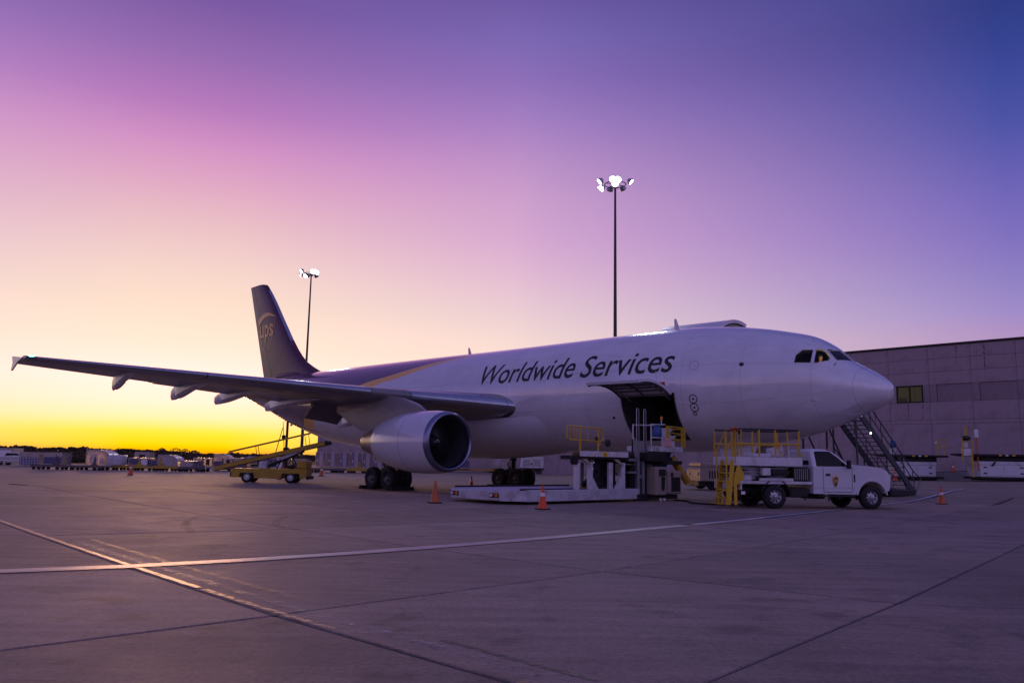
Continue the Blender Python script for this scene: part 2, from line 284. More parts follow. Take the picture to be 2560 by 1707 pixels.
# ------------------------------------------------------------------ apron
def concrete(name, joints=False):
    m = bpy.data.materials.new(name); m.use_nodes = True; nt = m.node_tree; p = nt.nodes['Principled BSDF']
    g = N(nt, 'ShaderNodeNewGeometry'); pos = g.outputs['Position']
    def noise(sc, det=6, rough=.6, vec=pos):
        n = N(nt, 'ShaderNodeTexNoise'); n.inputs['Scale'].default_value = sc; n.inputs['Detail'].default_value = det; n.inputs['Roughness'].default_value = rough
        nt.links.new(vec, n.inputs['Vector']); return n.outputs['Fac']
    big = ramp(nt, [(.25, (.205, .152, .122)), (.5, (.278, .208, .167)), (.78, (.342, .258, .206))]); nt.links.new(noise(.35, 7), big.inputs[0])
    # broom / drag streaks and stains along the slab direction
    mp = N(nt, 'ShaderNodeMapping'); mp.inputs['Rotation'].default_value = (0, 0, R(-46)); mp.inputs['Scale'].default_value = (.5, 3.5, 1); nt.links.new(pos, mp.inputs[0])
    st = ramp(nt, [(.32, (.58, .57, .57)), (.62, (1, 1, 1))]); nt.links.new(noise(1.1, 8, .65, mp.outputs[0]), st.inputs[0])
    mx = N(nt, 'ShaderNodeMix', data_type='RGBA', blend_type='MULTIPLY'); mx.inputs[0].default_value = .75; nt.links.new(big.outputs[0], mx.inputs[6]); nt.links.new(st.outputs[0], mx.inputs[7])
    fine = ramp(nt, [(.3, (.45, .45, .45)), (.5, (1, 1, 1)), (.72, (1.4, 1.4, 1.4))]); nt.links.new(noise(26, 5, .75), fine.inputs[0])
    m2 = N(nt, 'ShaderNodeMix', data_type='RGBA', blend_type='MULTIPLY'); m2.inputs[0].default_value = .8; nt.links.new(mx.outputs[2], m2.inputs[6]); nt.links.new(fine.outputs[0], m2.inputs[7])
    spots = ramp(nt, [(.0, (1, 1, 1)), (.58, (1, 1, 1)), (.70, (.62, .6, .59))]); nt.links.new(noise(1.7, 3, .5), spots.inputs[0])
    m3 = N(nt, 'ShaderNodeMix', data_type='RGBA', blend_type='MULTIPLY'); m3.inputs[0].default_value = .9; nt.links.new(m2.outputs[2], m3.inputs[6]); nt.links.new(spots.outputs[0], m3.inputs[7])
    oi = N(nt, 'ShaderNodeObjectInfo'); tone = N(nt, 'ShaderNodeMapRange'); tone.inputs[3].default_value = .8; tone.inputs[4].default_value = 1.16; nt.links.new(oi.outputs['Random'], tone.inputs[0])
    hs = N(nt, 'ShaderNodeVectorMath', operation='SCALE'); nt.links.new(m3.outputs[2], hs.inputs[0]); nt.links.new(tone.outputs[0], hs.inputs[3])
    nt.links.new(hs.outputs[0], p.inputs['Base Color'])
    rr = N(nt, 'ShaderNodeMapRange'); rr.inputs[3].default_value = .62; rr.inputs[4].default_value = .9; nt.links.new(noise(.9, 6), rr.inputs[0]); nt.links.new(rr.outputs[0], p.inputs['Roughness'])
    bp = N(nt, 'ShaderNodeBump'); bp.inputs['Strength'].default_value = .35; bp.inputs['Distance'].default_value = .012; nt.links.new(noise(40, 6, .7), bp.inputs['Height']); nt.links.new(bp.outputs[0], p.inputs['Normal'])
    return m
M['concrete'] = concrete('apron_concrete')
ys = [-60, -20, -6, 0, 4, 8, 12, 16, 20, 24, 28, 32, 35] + [36 + i for i in range(12)] + [50, 55, 60, 66, 72, 80, 90, 105, 125, 160, 220, 320, 500, 900, 1800, 4000]
xs = [-4000, -1500, -600, -300, -160, -100, -70, -50] + [-40 + 3 * i for i in range(36)] + [75, 90, 120, 200, 500, 1500, 4000]
mb = MB()
for y in ys:
    for x in xs: mb.v.append((x, y, zg(x, y) - .035 * (1 - sm(43, 46, y))))
nx_ = len(xs)
for i in range(len(ys) - 1):
    for j in range(nx_ - 1): mb.f.append([i * nx_ + j, i * nx_ + j + 1, (i + 1) * nx_ + j + 1, (i + 1) * nx_ + j]); mb.m.append(0)
ground = tag(mb.build('apron', M['concrete'], smooth=0), kind='structure')
for (i, j) in sorted(CORNER):
    k = [(i, j), (i + 1, j), (i + 1, j + 1), (i, j + 1)]
    if not all(q in CORNER for q in k): continue
    P = [Vector((*CORNER[q], 0)) for q in k]
    if max(p.y for p in P) > 43 or max(p.y for p in P) < 3.5: continue
    ar = .5 * (P[2] - P[0]).cross(P[3] - P[1]).z; crs = [(P[(q + 1) % 4] - P[q]).cross(P[(q + 2) % 4] - P[(q + 1) % 4]).z for q in range(4)]
    if not (8 < abs(ar) < 60) or min(crs) * max(crs) <= 0: continue
    c_ = sum(P, Vector()) / 4; mb = MB(); dz = random.uniform(-.0025, .0025)
    def ins(d):
        out = []
        for a in range(4):
            e1 = (P[(a + 1) % 4] - P[a]).normalized(); e2 = (P[a - 1] - P[a]).normalized(); out.append(P[a] + (e1 + e2) * d - c_)
        return out
    lo, mid, hi = ins(.02), ins(.02), ins(.032)
    z = lambda q: zg(q.x + c_.x, q.y + c_.y)
    n_ = 6
    rings = [[(q.x, q.y, z(q) - .05) for q in lo], [(q.x, q.y, z(q) - .008 + dz) for q in mid], [(q.x, q.y, z(q) + dz) for q in hi]]
    mb.loft(rings, 0, capped=False)
    # top face, subdivided so that it follows the fall of the apron
    b = len(mb.v)
    for a in range(n_ + 1):
        for e in range(n_ + 1):
            u, v = a / n_, e / n_
            q = (hi[0] * (1 - u) + hi[1] * u) * (1 - v) + (hi[3] * (1 - u) + hi[2] * u) * v
            mb.v.append((q.x, q.y, z(q) + dz))
    for a in range(n_):
        for e in range(n_): mb.f.append([b + a * (n_ + 1) + e, b + (a + 1) * (n_ + 1) + e, b + (a + 1) * (n_ + 1) + e + 1, b + a * (n_ + 1) + e + 1]); mb.m.append(0)
    mb.build('concrete_slab', M['concrete'], ground, smooth=0, loc=c_, fix=False)
# dark sealant lying in the joints
mb = MB()
for (i, j) in sorted(CORNER):
    for k in ((i + 1, j), (i, j + 1)):
        if k not in CORNER: continue
        a, c_ = Vector((*CORNER[(i, j)], 0)), Vector((*CORNER[k], 0))
        if max(a.y, c_.y) > 43: continue
        t = (c_ - a).normalized() * .0; w = Vector((-(c_ - a).y, (c_ - a).x, 0)).normalized() * .026
        for q in range(6):
            p, r_ = a.lerp(c_, q / 6), a.lerp(c_, (q + 1) / 6)
            mb.add([(v.x, v.y, zg(v.x, v.y) - .009) for v in (p - w, r_ - w, r_ + w, p + w)], [(0, 1, 2, 3)])
M['sealant'] = mat('joint_sealant', (.02, .018, .018), .7, var=.3)
tag(mb.build('joint_sealant', M['sealant'], ground, smooth=0), kind='stuff')
def paint(name, col, wear=.5, scale=7.0, rough=.45):
    m = bpy.data.materials.new(name); m.use_nodes = True; nt = m.node_tree; p = nt.nodes['Principled BSDF']
    p.inputs['Roughness'].default_value = rough; p.inputs['Specular IOR Level'].default_value = .5
    g = N(nt, 'ShaderNodeNewGeometry')
    mp = N(nt, 'ShaderNodeMapping'); mp.inputs['Rotation'].default_value = (0, 0, R(43)); mp.inputs['Scale'].default_value = (1, 2.2, 1); nt.links.new(g.outputs['Position'], mp.inputs[0])
    n = N(nt, 'ShaderNodeTexNoise'); n.inputs['Scale'].default_value = scale; n.inputs['Detail'].default_value = 8; n.inputs['Roughness'].default_value = .75; nt.links.new(mp.outputs[0], n.inputs['Vector'])
    r_ = N(nt, 'ShaderNodeMapRange'); r_.inputs[1].default_value = wear - .06; r_.inputs[2].default_value = wear + .06; nt.links.new(n.outputs['Fac'], r_.inputs[0])
    n2 = N(nt, 'ShaderNodeTexNoise'); n2.inputs['Scale'].default_value = 2.5; nt.links.new(g.outputs['Position'], n2.inputs['Vector'])
    rp = ramp(nt, [(.3, tuple(c_ * .75 for c_ in col)), (.7, col)]); nt.links.new(n2.outputs['Fac'], rp.inputs[0]); nt.links.new(rp.outputs[0], p.inputs['Base Color'])
    tr = N(nt, 'ShaderNodeBsdfTransparent'); ms = N(nt, 'ShaderNodeMixShader'); nt.links.new(r_.outputs[0], ms.inputs[0]); nt.links.new(p.outputs[0], ms.inputs[1]); nt.links.new(tr.outputs[0], ms.inputs[2])
    nt.links.new(ms.outputs[0], nt.nodes['Material Output'].inputs[0]); return m
M['p_white'] = paint('white_line_paint', (.62, .60, .64), .66)
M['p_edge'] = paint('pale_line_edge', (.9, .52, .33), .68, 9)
M['p_dark'] = paint('black_line_border', (.04, .04, .045), .55, 5, .6)
M['p_orange'] = paint('orange_line_paint', (.9, .42, .17), .6, 8)
M['p_orange2'] = paint('worn_orange_line', (.5, .27, .1), .43, 10)
M['p_worn'] = paint('worn_white_paint', (.5, .47, .49), .42, 11)
def strip(name, poly, o0, o1, m, lift=.004, t0=0.0, t1=1.0):
    P = [Vector((*p, 0)) for p in poly]; out = []
    fine = []
    for i in range(len(P) - 1):
        for k in range(4): fine.append(P[i].lerp(P[i + 1], k / 4))
    fine.append(P[-1]); n = len(fine); fine = fine[int(t0 * n):max(2, int(t1 * n))]; n = len(fine)
    mb = MB()
    for i, p in enumerate(fine):
        t = (fine[min(i + 1, n - 1)] - fine[max(i - 1, 0)]).normalized(); w = Vector((t.y, -t.x, 0))
        for o in (o0, o1):
            q = p + w * (o + random.uniform(-.006, .006)); off = -.035 * (sm(42.5, 43.5, q.y) - sm(43, 46, q.y)) if q.y > 42 else 0
            mb.v.append((q.x, q.y, zg(q.x, q.y) + lift + max(off, -.03)))
    for i in range(n - 1): mb.f.append([2 * i, 2 * i + 1, 2 * i + 3, 2 * i + 2]); mb.m.append(0)
    return tag(mb.build(name, m, smooth=0), kind='structure')
strip('painted_line', WHITE_LINE, -.215, .215, M['p_dark'], .004)
M['p_mid'] = paint('weathered_line_centre', (.44, .42, .47), .68)
strip('painted_line', WHITE_LINE, -.10, .09, M['p_mid'], .008, 0, .42)
strip('painted_line', WHITE_LINE, -.09, .09, M['p_white'], .008, .42, 1)
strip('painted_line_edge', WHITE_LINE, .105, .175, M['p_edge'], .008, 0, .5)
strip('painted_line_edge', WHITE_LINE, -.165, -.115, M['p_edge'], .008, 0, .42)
M['p_orange3'] = paint('fading_orange_line', (.8, .40, .17), .50, 9)
strip('painted_line', ORANGE_LINE, -.105, -.025, M['p_orange'], .0045, 0, .6)
strip('painted_line', ORANGE_LINE, -.1, -.025, M['p_orange3'], .0045, .6, .74)
strip('painted_line', ORANGE_LINE, -.09, -.025, M['p_orange2'], .0045, .74, 1)
strip('painted_line', ORANGE_LINE2, -.05, .05, M['p_orange2'], .0045)
M['p_tar'] = paint('tar_crack_seal', (.025, .023, .024), .5, 9, .5)
M['p_tyre'] = paint('tyre_mark', (.06, .055, .055), .44, 14, .7)
strip('crack_seal', CRACK, -.035, .035, M['p_tar'], .0045)
strip('paint_scuff', SCUFF, -.06, .06, M['p_worn'], .0045); strip('paint_scuff', SCUFF2, -.04, .04, M['p_worn'], .0045)
for q in (TYRE1, TYRE2, TYRE3, STAIN): strip('tyre_mark', q, -.09, .09, M['p_tyre'], .0045)
strip('painted_line', WHITE_WORN, -.06, .06, M['p_worn'], .0045)
# drain channel across the far apron
mb = MB(); mb.add([(-420, 128, .02), (-43, 128, .02), (-43, 160, .02), (-60, 420, .02), (-420, 420, .02)], [(0, 1, 2, 3, 4)]); M['grass'] = mat('dry_grass', (.06, .045, .02), .95, var=.4, vscale=.3, bump=.6, bscale=3, spec=.1); tag(mb.build('grass_field', M['grass'], smooth=0), kind='structure')
strip('drain_channel', [(-70, 42.8), (-50, 49.5), (-33.84, 55.23), (-27.0, 59.4), (-12.78, 62.7), (0, 67)], -.12, .12, M['dark'], .012)

# ------------------------------------------------------------------ warehouse (long wall parallel to the aircraft)
PSI = R(46.3926); NNV = Vector((math.sin(PSI), math.cos(PSI), 0))
M['precast'] = mat('precast_concrete', (.36, .285, .31), .8, var=.12, vscale=.6, bump=.2, bscale=25, dirt=(.2, .15, .15), dscale=.5, damt=.8)
M['precast2'] = mat('precast_concrete_grey', (.27, .215, .24), .8, var=.12, vscale=.7, bump=.2, bscale=25, dirt=(.15, .13, .12), dscale=.5, damt=.7)
M['stain'] = paint('rust_stain', (.17, .11, .09), .46, 3, .9)
M['litwin'] = mat('lit_office_interior', (.3, .25, .12), .7, emit=(.55, .42, .10), estr=.07, var=.3, vscale=1.5)
wh = thing('warehouse', 'long concrete panel warehouse wall behind the aircraft, with one lit window', 'building', NNV * 80, -PSI)
mb = MB(); mb.b2(-136, 26, .25, 42, -1, 12.7); mb.build('wall_core', M['precast2'], wh, smooth=0)
rows = [(-.6, 5.80), (5.80, 6.14), (6.14, 7.78), (7.78, 9.38), (9.38, 10.55), (10.55, 11.75), (11.75, 12.92)]
cache = {}
def panel(s0, s1, z0, z1, y=0.0, m='precast', th=.22):
    k = (round(s1 - s0, 2), round(z1 - z0, 2), th, m)
    if k not in cache:
        b = MB(); b.box((0, th / 2, 0), (s1 - s0 - .022, th, z1 - z0 - .02), .008); cache[k] = b.mesh('wall_panel', M[m], 30)
    link('wall_panel', cache[k], wh, ((s0 + s1) / 2, y + random.uniform(-.006, .006), (z0 + z1) / 2))
cols = [-31.55 + 3.6 * k for k in range(-29, 17)]
for s0 in cols:
    s1 = s0 + 3.6
    if s1 < -44: panel(s0, s1, -.6, 12.92); continue
    for (z0, z1) in rows:
        if (z0, z1) == (7.78, 9.38) and -36 < s0 < 20:
            if abs(s0 + 31.55) < .1:
                panel(s0, s0 + .62, z0, z1); panel(s0 + 3.02, s1, z0, z1, m='precast2')
                f = MB(); 
                for (a, b, c_, d) in ((s0 + .64, s0 + .74, z0 + .02, z1 - .02), (s0 + 2.90, s0 + 3.0, z0 + .02, z1 - .02), (s0 + 1.77, s0 + 1.87, z0 + .02, z1 - .02)): f.b2(a, b, -.03, .1, c_, d, .01)
                f.b2(s0 + .64, s0 + 3.0, -.03, .1, z1 - .12, z1 - .021, .01); f.b2(s0 + .64, s0 + 3.0, -.05, .1, z0 + .021, z0 + .1, .01)
                fr = f.build('window', M['dark'], wh)
                for a in (s0 + .74, s0 + 1.87):
                    b = MB(); b.b2(a + .005, a + 1.02, .05, .06, z0 + .1, z1 - .12); b.build('pane', M['pane'], fr, smooth=0)
                b = MB(); b.b2(s0 + .7, s0 + 2.95, .20, .215, z0 + .05, z1 - .05); b.b2(s0 + 2.2, s0 + 2.24, .17, .2, z0 + .1, z1 - .1, mi=1); b.b2(s0 + .8, s0 + 1.5, .17, .2, z0 + .1, z0 + .5, mi=1); b.build('lit_room', [M['litwin'], M['mustard']], fr, smooth=0)
            else:
                panel(s0, s0 + .62, z0, z1, m='precast2'); panel(s0 + .62, s1, z0, z1, y=.09, m='precast2', th=.13)
        else: panel(s0, s1, z0, z1)
mb = MB(); mb.b2(-136.1, 26.1, -.1, .4, 12.92, 13.12, .02); mb.build('coping', M['dark'], wh)
for s, z0, z1, w in ((-33.0, 5.9, 7.7, .14), (-28.6, 6.2, 7.75, .16), (-29.9, 6.3, 7.7, .1), (-25.5, 11, 12.8, .12), (-23.2, 10.3, 12.8, .15), (-29.3, 10.6, 11.1, .08)):
    mb = MB(); mb.prism([(s - w / 2, -.009, z1), (s + w / 2, -.009, z1), (s + w * .2, -.009, z0), (s - w * .2, -.009, z0)], (0, .004, 0)); mb.build('rust_streak', M['stain'], wh, smooth=0)

# ------------------------------------------------------------------ floodlight masts
M['lamp'] = mat('floodlight_lens', (.9, .92, 1), .3, emit=(.86, .92, 1), estr=26, var=0, rvar=0)
M['pole'] = mat('mast_dark_steel', (.06, .055, .06), .5, .4, var=.15)
def mast(label, s, off, h, lamps, power):
    p = NNV * (80 + off) + Vector((math.cos(PSI), -math.sin(PSI), 0)) * s
    t = thing('floodlight_mast', label, 'light mast', (p.x, p.y, zg(p.x, p.y)), 0, 'floodlight masts')
    b = MB(); b.lathe([(0, .40), (.25, .40), (.26, .30), (12, .25), (24, .19), (h - .6, .13), (h - .2, .13)], axis='Z', n=16); b.build('pole', M['pole'], t)
    b = MB(); b.lathe([(h - .9, .3), (h - .55, .34), (h - .5, .2), (h - .2, .2), (h - .1, .05)], axis='Z', n=16)
    b.pipe([(math.cos(a * PI / 8) * 1.35, math.sin(a * PI / 8) * 1.35, h - .5) for a in range(16)], .06, 6, closed=True)
    for k in range(4): b.bar((0, 0, h - .5), (1.35 * math.cos(k * PI / 2 + .4), 1.35 * math.sin(k * PI / 2 + .4), h - .5), .07)
    b.build('crown_ring', M['steel'], t)
    for a, dz, tilt in lamps:   # azimuth (deg, 0 = towards the camera), height offset, downward tilt
        az = math.atan2(-p.y, -p.x) + R(a); d = Vector((math.cos(az), math.sin(az), 0)); c_ = d * (1.3 if abs(a) < 55 else 1.95) + Vector((0, 0, h - .5 + dz))
        f = (d * math.cos(R(tilt)) - Vector((0, 0, 1)) * math.sin(R(tilt))).normalized()
        rot = f.to_track_quat('X', 'Z').to_matrix()
        b = MB(); b.lathe([(-.45, .12), (-.4, .22), (-.05, .42), (.12, .45), (.14, .40), (.06, .38)], axis='X', n=16)
        for i, q in enumerate(b.v): b.v[i] = tuple(rot @ Vector(q) + c_)
        b.bar(c_ - f * .2, d * 1.3 + Vector((0, 0, h - .5)), .06)
        fx = b.build('floodlight', M['galv'], t)
        b = MB(); b.lathe([(.09, .36), (.11, .28), (.125, .0001)], axis='X', n=16)
        for i, q in enumerate(b.v): b.v[i] = tuple(rot @ Vector(q) + c_)
        b.build('lens', M['lamp'], fx)
    ld = bpy.data.lights.new('mast_light', 'SPOT'); ld.energy = power; ld.shadow_soft_size = 2.0; ld.spot_size = R(150); ld.spot_blend = .6; ld.color = (.85, .92, 1)
    lo = bpy.data.objects.new('mast_light', ld); COL.objects.link(lo); lo.parent = t; lo.location = Vector((-p.x, -p.y, 0)).normalized() * 2.4 + Vector((0, 0, h - .8)); lo.rotation_euler = (lo.location - Vector((0, 0, h - .8)) + Vector((0, 0, -1.2))).to_track_quat('-Z', 'Y').to_euler()
mast('tall dark floodlight mast standing behind the middle of the fuselage', -63.8, -1.6, 37.0, [(-14, .28, 12), (14, .2, 12), (0, -.35, 10), (-78, .35, 40), (-100, -.3, 45), (-60, -.75, 40), (82, .25, 40), (150, 0, 40), (200, 0, 40)], 5500)
mast('tall dark floodlight mast standing behind the tail fin', -138.8, -1.6, 37.2, [(30, .25, 12), (8, .2, 12), (52, .1, 14), (-70, .3, 40), (-95, -.4, 45), (-50, -.6, 40), (150, 0, 40), (200, 0, 40)], 4500)

# ------------------------------------------------------------------ far wood at the edge of the field
M['leaf'] = mat('far_foliage', (.075, .05, .022), .8, var=.4, vscale=.5)
M['bark'] = mat('bark', (.07, .05, .035), .9, var=.2)
WOOD = [(-420, 5.4), (-340, 5.6), (-275.8, 4.95), (-246.8, 5.1), (-239.0, 4.87), (-217.7, 4.69), (-207.1, 5.27), (-192.5, 4.39), (-179.0, 4.65), (-171.2, 3.9), (-163.5, 4.1), (-155.7, 3.6), (-149.8, 2.6), (-144.0, 2.81), (-140.1, 2.5), (-135.3, 3.35), (-130.5, 3.25), (-122.7, 3.01), (-103.4, 2.9), (-91.8, 3.02), (-72.5, 3.19), (-40, 3.2)]
def wood_h(x):
    for (a, p), (b, q) in zip(WOOD, WOOD[1:]):
        if a <= x <= b: return p + (q - p) * (x - a) / (b - a)
    return 3
def leafquad(mb, c_, s, rnd):
    a = Vector((rnd.gauss(0, 1), rnd.gauss(0, 1), rnd.gauss(0, 1))).normalized(); b = a.cross(Vector((rnd.gauss(0, 1), rnd.gauss(0, 1), rnd.gauss(0, 1)))).normalized()
    c_ = Vector(c_); mb.add([c_ - a * s - b * s * .5, c_ + a * s * .2 - b * s * .7, c_ + a * s + b * s * .3, c_ - a * s * .1 + b * s * .8], [(0, 1, 2, 3)])
mb = MB(); rnd = random.Random(3)
x = -420
while x < -40:
    h = wood_h(x) * rnd.uniform(.82, 1.03)
    for dy in (0, 14, 30):
        hh = h * (1 + dy / 420) * rnd.uniform(.85, 1); w = rnd.uniform(1.8, 3.2); y0 = 400 + dy + rnd.uniform(-5, 5); xx = x * (1 + dy / 400) + rnd.uniform(-1.5, 1.5)
        for k in range(95):
            u = rnd.random() ** .7; ang = rnd.random() * 2 * PI; rad = w * math.sqrt(max(0, 1 - (2 * u - 1) ** 2)) * rnd.uniform(.6, 1.05)
            leafquad(mb, (xx + math.cos(ang) * rad, y0 + math.sin(ang) * rad, u * hh), rnd.uniform(.3, .62), rnd)
    x += rnd.uniform(1.6, 2.6)
for Y, hh, x0, x1, st in ((146, 1.15, -112, -46, .9), (156, 1.35, -122, -44, 1.0), (190, 1.7, -150, -52, 1.2), (240, 2.1, -180, -60, 1.4), (310, 2.4, -230, -60, 1.6)):
    x = x0
    while x < x1:
        h = hh * rnd.uniform(.8, 1.15); w = st * 1.1
        for k in range(34):
            u = rnd.random(); ang = rnd.random() * 2 * PI; rad = w * rnd.random() ** .5
            leafquad(mb, (x + math.cos(ang) * rad, Y + math.sin(ang) * rad, u * h), rnd.uniform(.16, .34) * (Y / 150) ** .5, rnd)
        x += st
tag(mb.build('wood', M['leaf'], smooth=0, fix=False), 'dark line of low trees along the horizon at left', 'trees', kind='stuff')
for (x, h, w, lab) in ((-168.4, 4.85, 2.0, 'small round tree rising above the far tree line, leftmost of four'), (-161.5, 4.95, 3.0, 'thin see-through tree above the far tree line, second of four from left'), (-156.8, 4.75, 2.2, 'thin see-through tree above the far tree line, third of four from left'), (-152.6, 4.0, 2.6, 'dense round tree above the far tree line, rightmost of four')):
    t = thing('far_tree', lab, 'tree', (x * .985, 394, 0), 0, 'trees standing out of the far tree line')
    b = MB(); b.pipe([(0, 0, 0), (.1, 0, h * .4), (.0, .1, h * .75)], [.25, .18, .06], 6)
    for k in range(4):
        a = k * 1.7; b.pipe([(0, 0, h * .35), (math.cos(a) * w * .5, math.sin(a) * w * .5, h * .75)], [.1, .03], 5)
    b.build('trunk', M['bark'], t)
    b = MB()
    for k in range(240 if 'dense' in lab or 'round' in lab else 110):
        u = rnd.random(); ang = rnd.random() * 2 * PI; rad = w * math.sqrt(max(0, 1 - (2 * u - 1) ** 2)) * rnd.random() ** .4
        leafquad(b, (math.cos(ang) * rad, math.sin(ang) * rad, h * (.42 + .58 * u)), rnd.uniform(.18, .4), rnd)
    b.build('crown', M['leaf'], t, smooth=0, fix=False)
# ------------------------------------------------------------------ cargo aircraft (local frame: X aft from the nose, Y starboard, Z up)
ZC = 5.03
FX = [0, .05, .25, .6, 1.1, 1.6, 2.2, 3.0, 4.0, 5.2, 6.8, 9.0, 20, 28, 33, 36, 39, 42, 45, 48, 51, 53.6]
FT = [-.47, -.22, .0, .255, .555, .87, 1.44, 1.889, 2.165, 2.425, 2.663, 2.82, 2.84, 2.91, 2.94, 2.95, 2.95, 2.95, 2.92, 2.80, 2.55, 2.15]
FB = [-.47, -.72, -.93, -1.12, -1.31, -1.514, -1.755, -2.025, -2.277, -2.497, -2.696, -2.82, -2.82, -2.82, -2.80, -2.558, -2.169, -1.511, -.743, .15, .95, 1.62]
FW_ = [0, .32, .64, .96, 1.28, 1.53, 1.83, 2.117, 2.362, 2.562, 2.712, 2.82, 2.82, 2.82, 2.82, 2.8, 2.68, 2.4, 2.0, 1.5, .95, .3]
def pchip(xs, ys):
    n = len(xs); h = [xs[i + 1] - xs[i] for i in range(n - 1)]; d = [(ys[i + 1] - ys[i]) / h[i] for i in range(n - 1)]; m = [0] * n
    for i in range(1, n - 1):
        if d[i - 1] * d[i] > 0:
            w1, w2 = 2 * h[i] + h[i - 1], h[i] + 2 * h[i - 1]; m[i] = (w1 + w2) / (w1 / d[i - 1] + w2 / d[i])
    m[0], m[-1] = d[0], d[-1]
    def f(x):
        x = min(max(x, xs[0]), xs[-1]); i = 0
        while i < n - 2 and x > xs[i + 1]: i += 1
        t = (x - xs[i]) / h[i]
        return (2 * t ** 3 - 3 * t * t + 1) * ys[i] + (t ** 3 - 2 * t * t + t) * h[i] * m[i] + (-2 * t ** 3 + 3 * t * t) * ys[i + 1] + (t ** 3 - t * t) * h[i] * m[i + 1]
    return f
SQ = [math.sqrt(x) for x in FX]; fT, fB, fW = pchip(SQ, FT), pchip(SQ, FB), pchip(SQ, FW_)
def skin(X, th, off=0.0):
    s = math.sqrt(max(X, 0)); t, b, w = fT(s), fB(s), fW(s)
    m = (t + b) / 2 * (max(0, 1 - X / 9) if X < 9 else 1)
    c_, q = math.cos(th), math.sin(th); hz = (t - m) if q > 0 else (m - b)
    r = math.hypot(w * c_, hz * q) or 1
    return Vector((X, w * c_ + off * c_, ZC + m + hz * q + off * q))
def skin_n(X, th):
    e = .01; a = skin(X + e, th) - skin(max(X - e, 1e-4), th); b = skin(X, th + e) - skin(X, th - e); n = b.cross(a)
    if n.length < 1e-9: return Vector((-1, 0, 0))
    n.normalize(); c_ = skin(X, th) - Vector((X, 0, ZC + (fT(math.sqrt(X)) + fB(math.sqrt(X))) / 2))
    return n if n.dot(c_) > 0 else -n

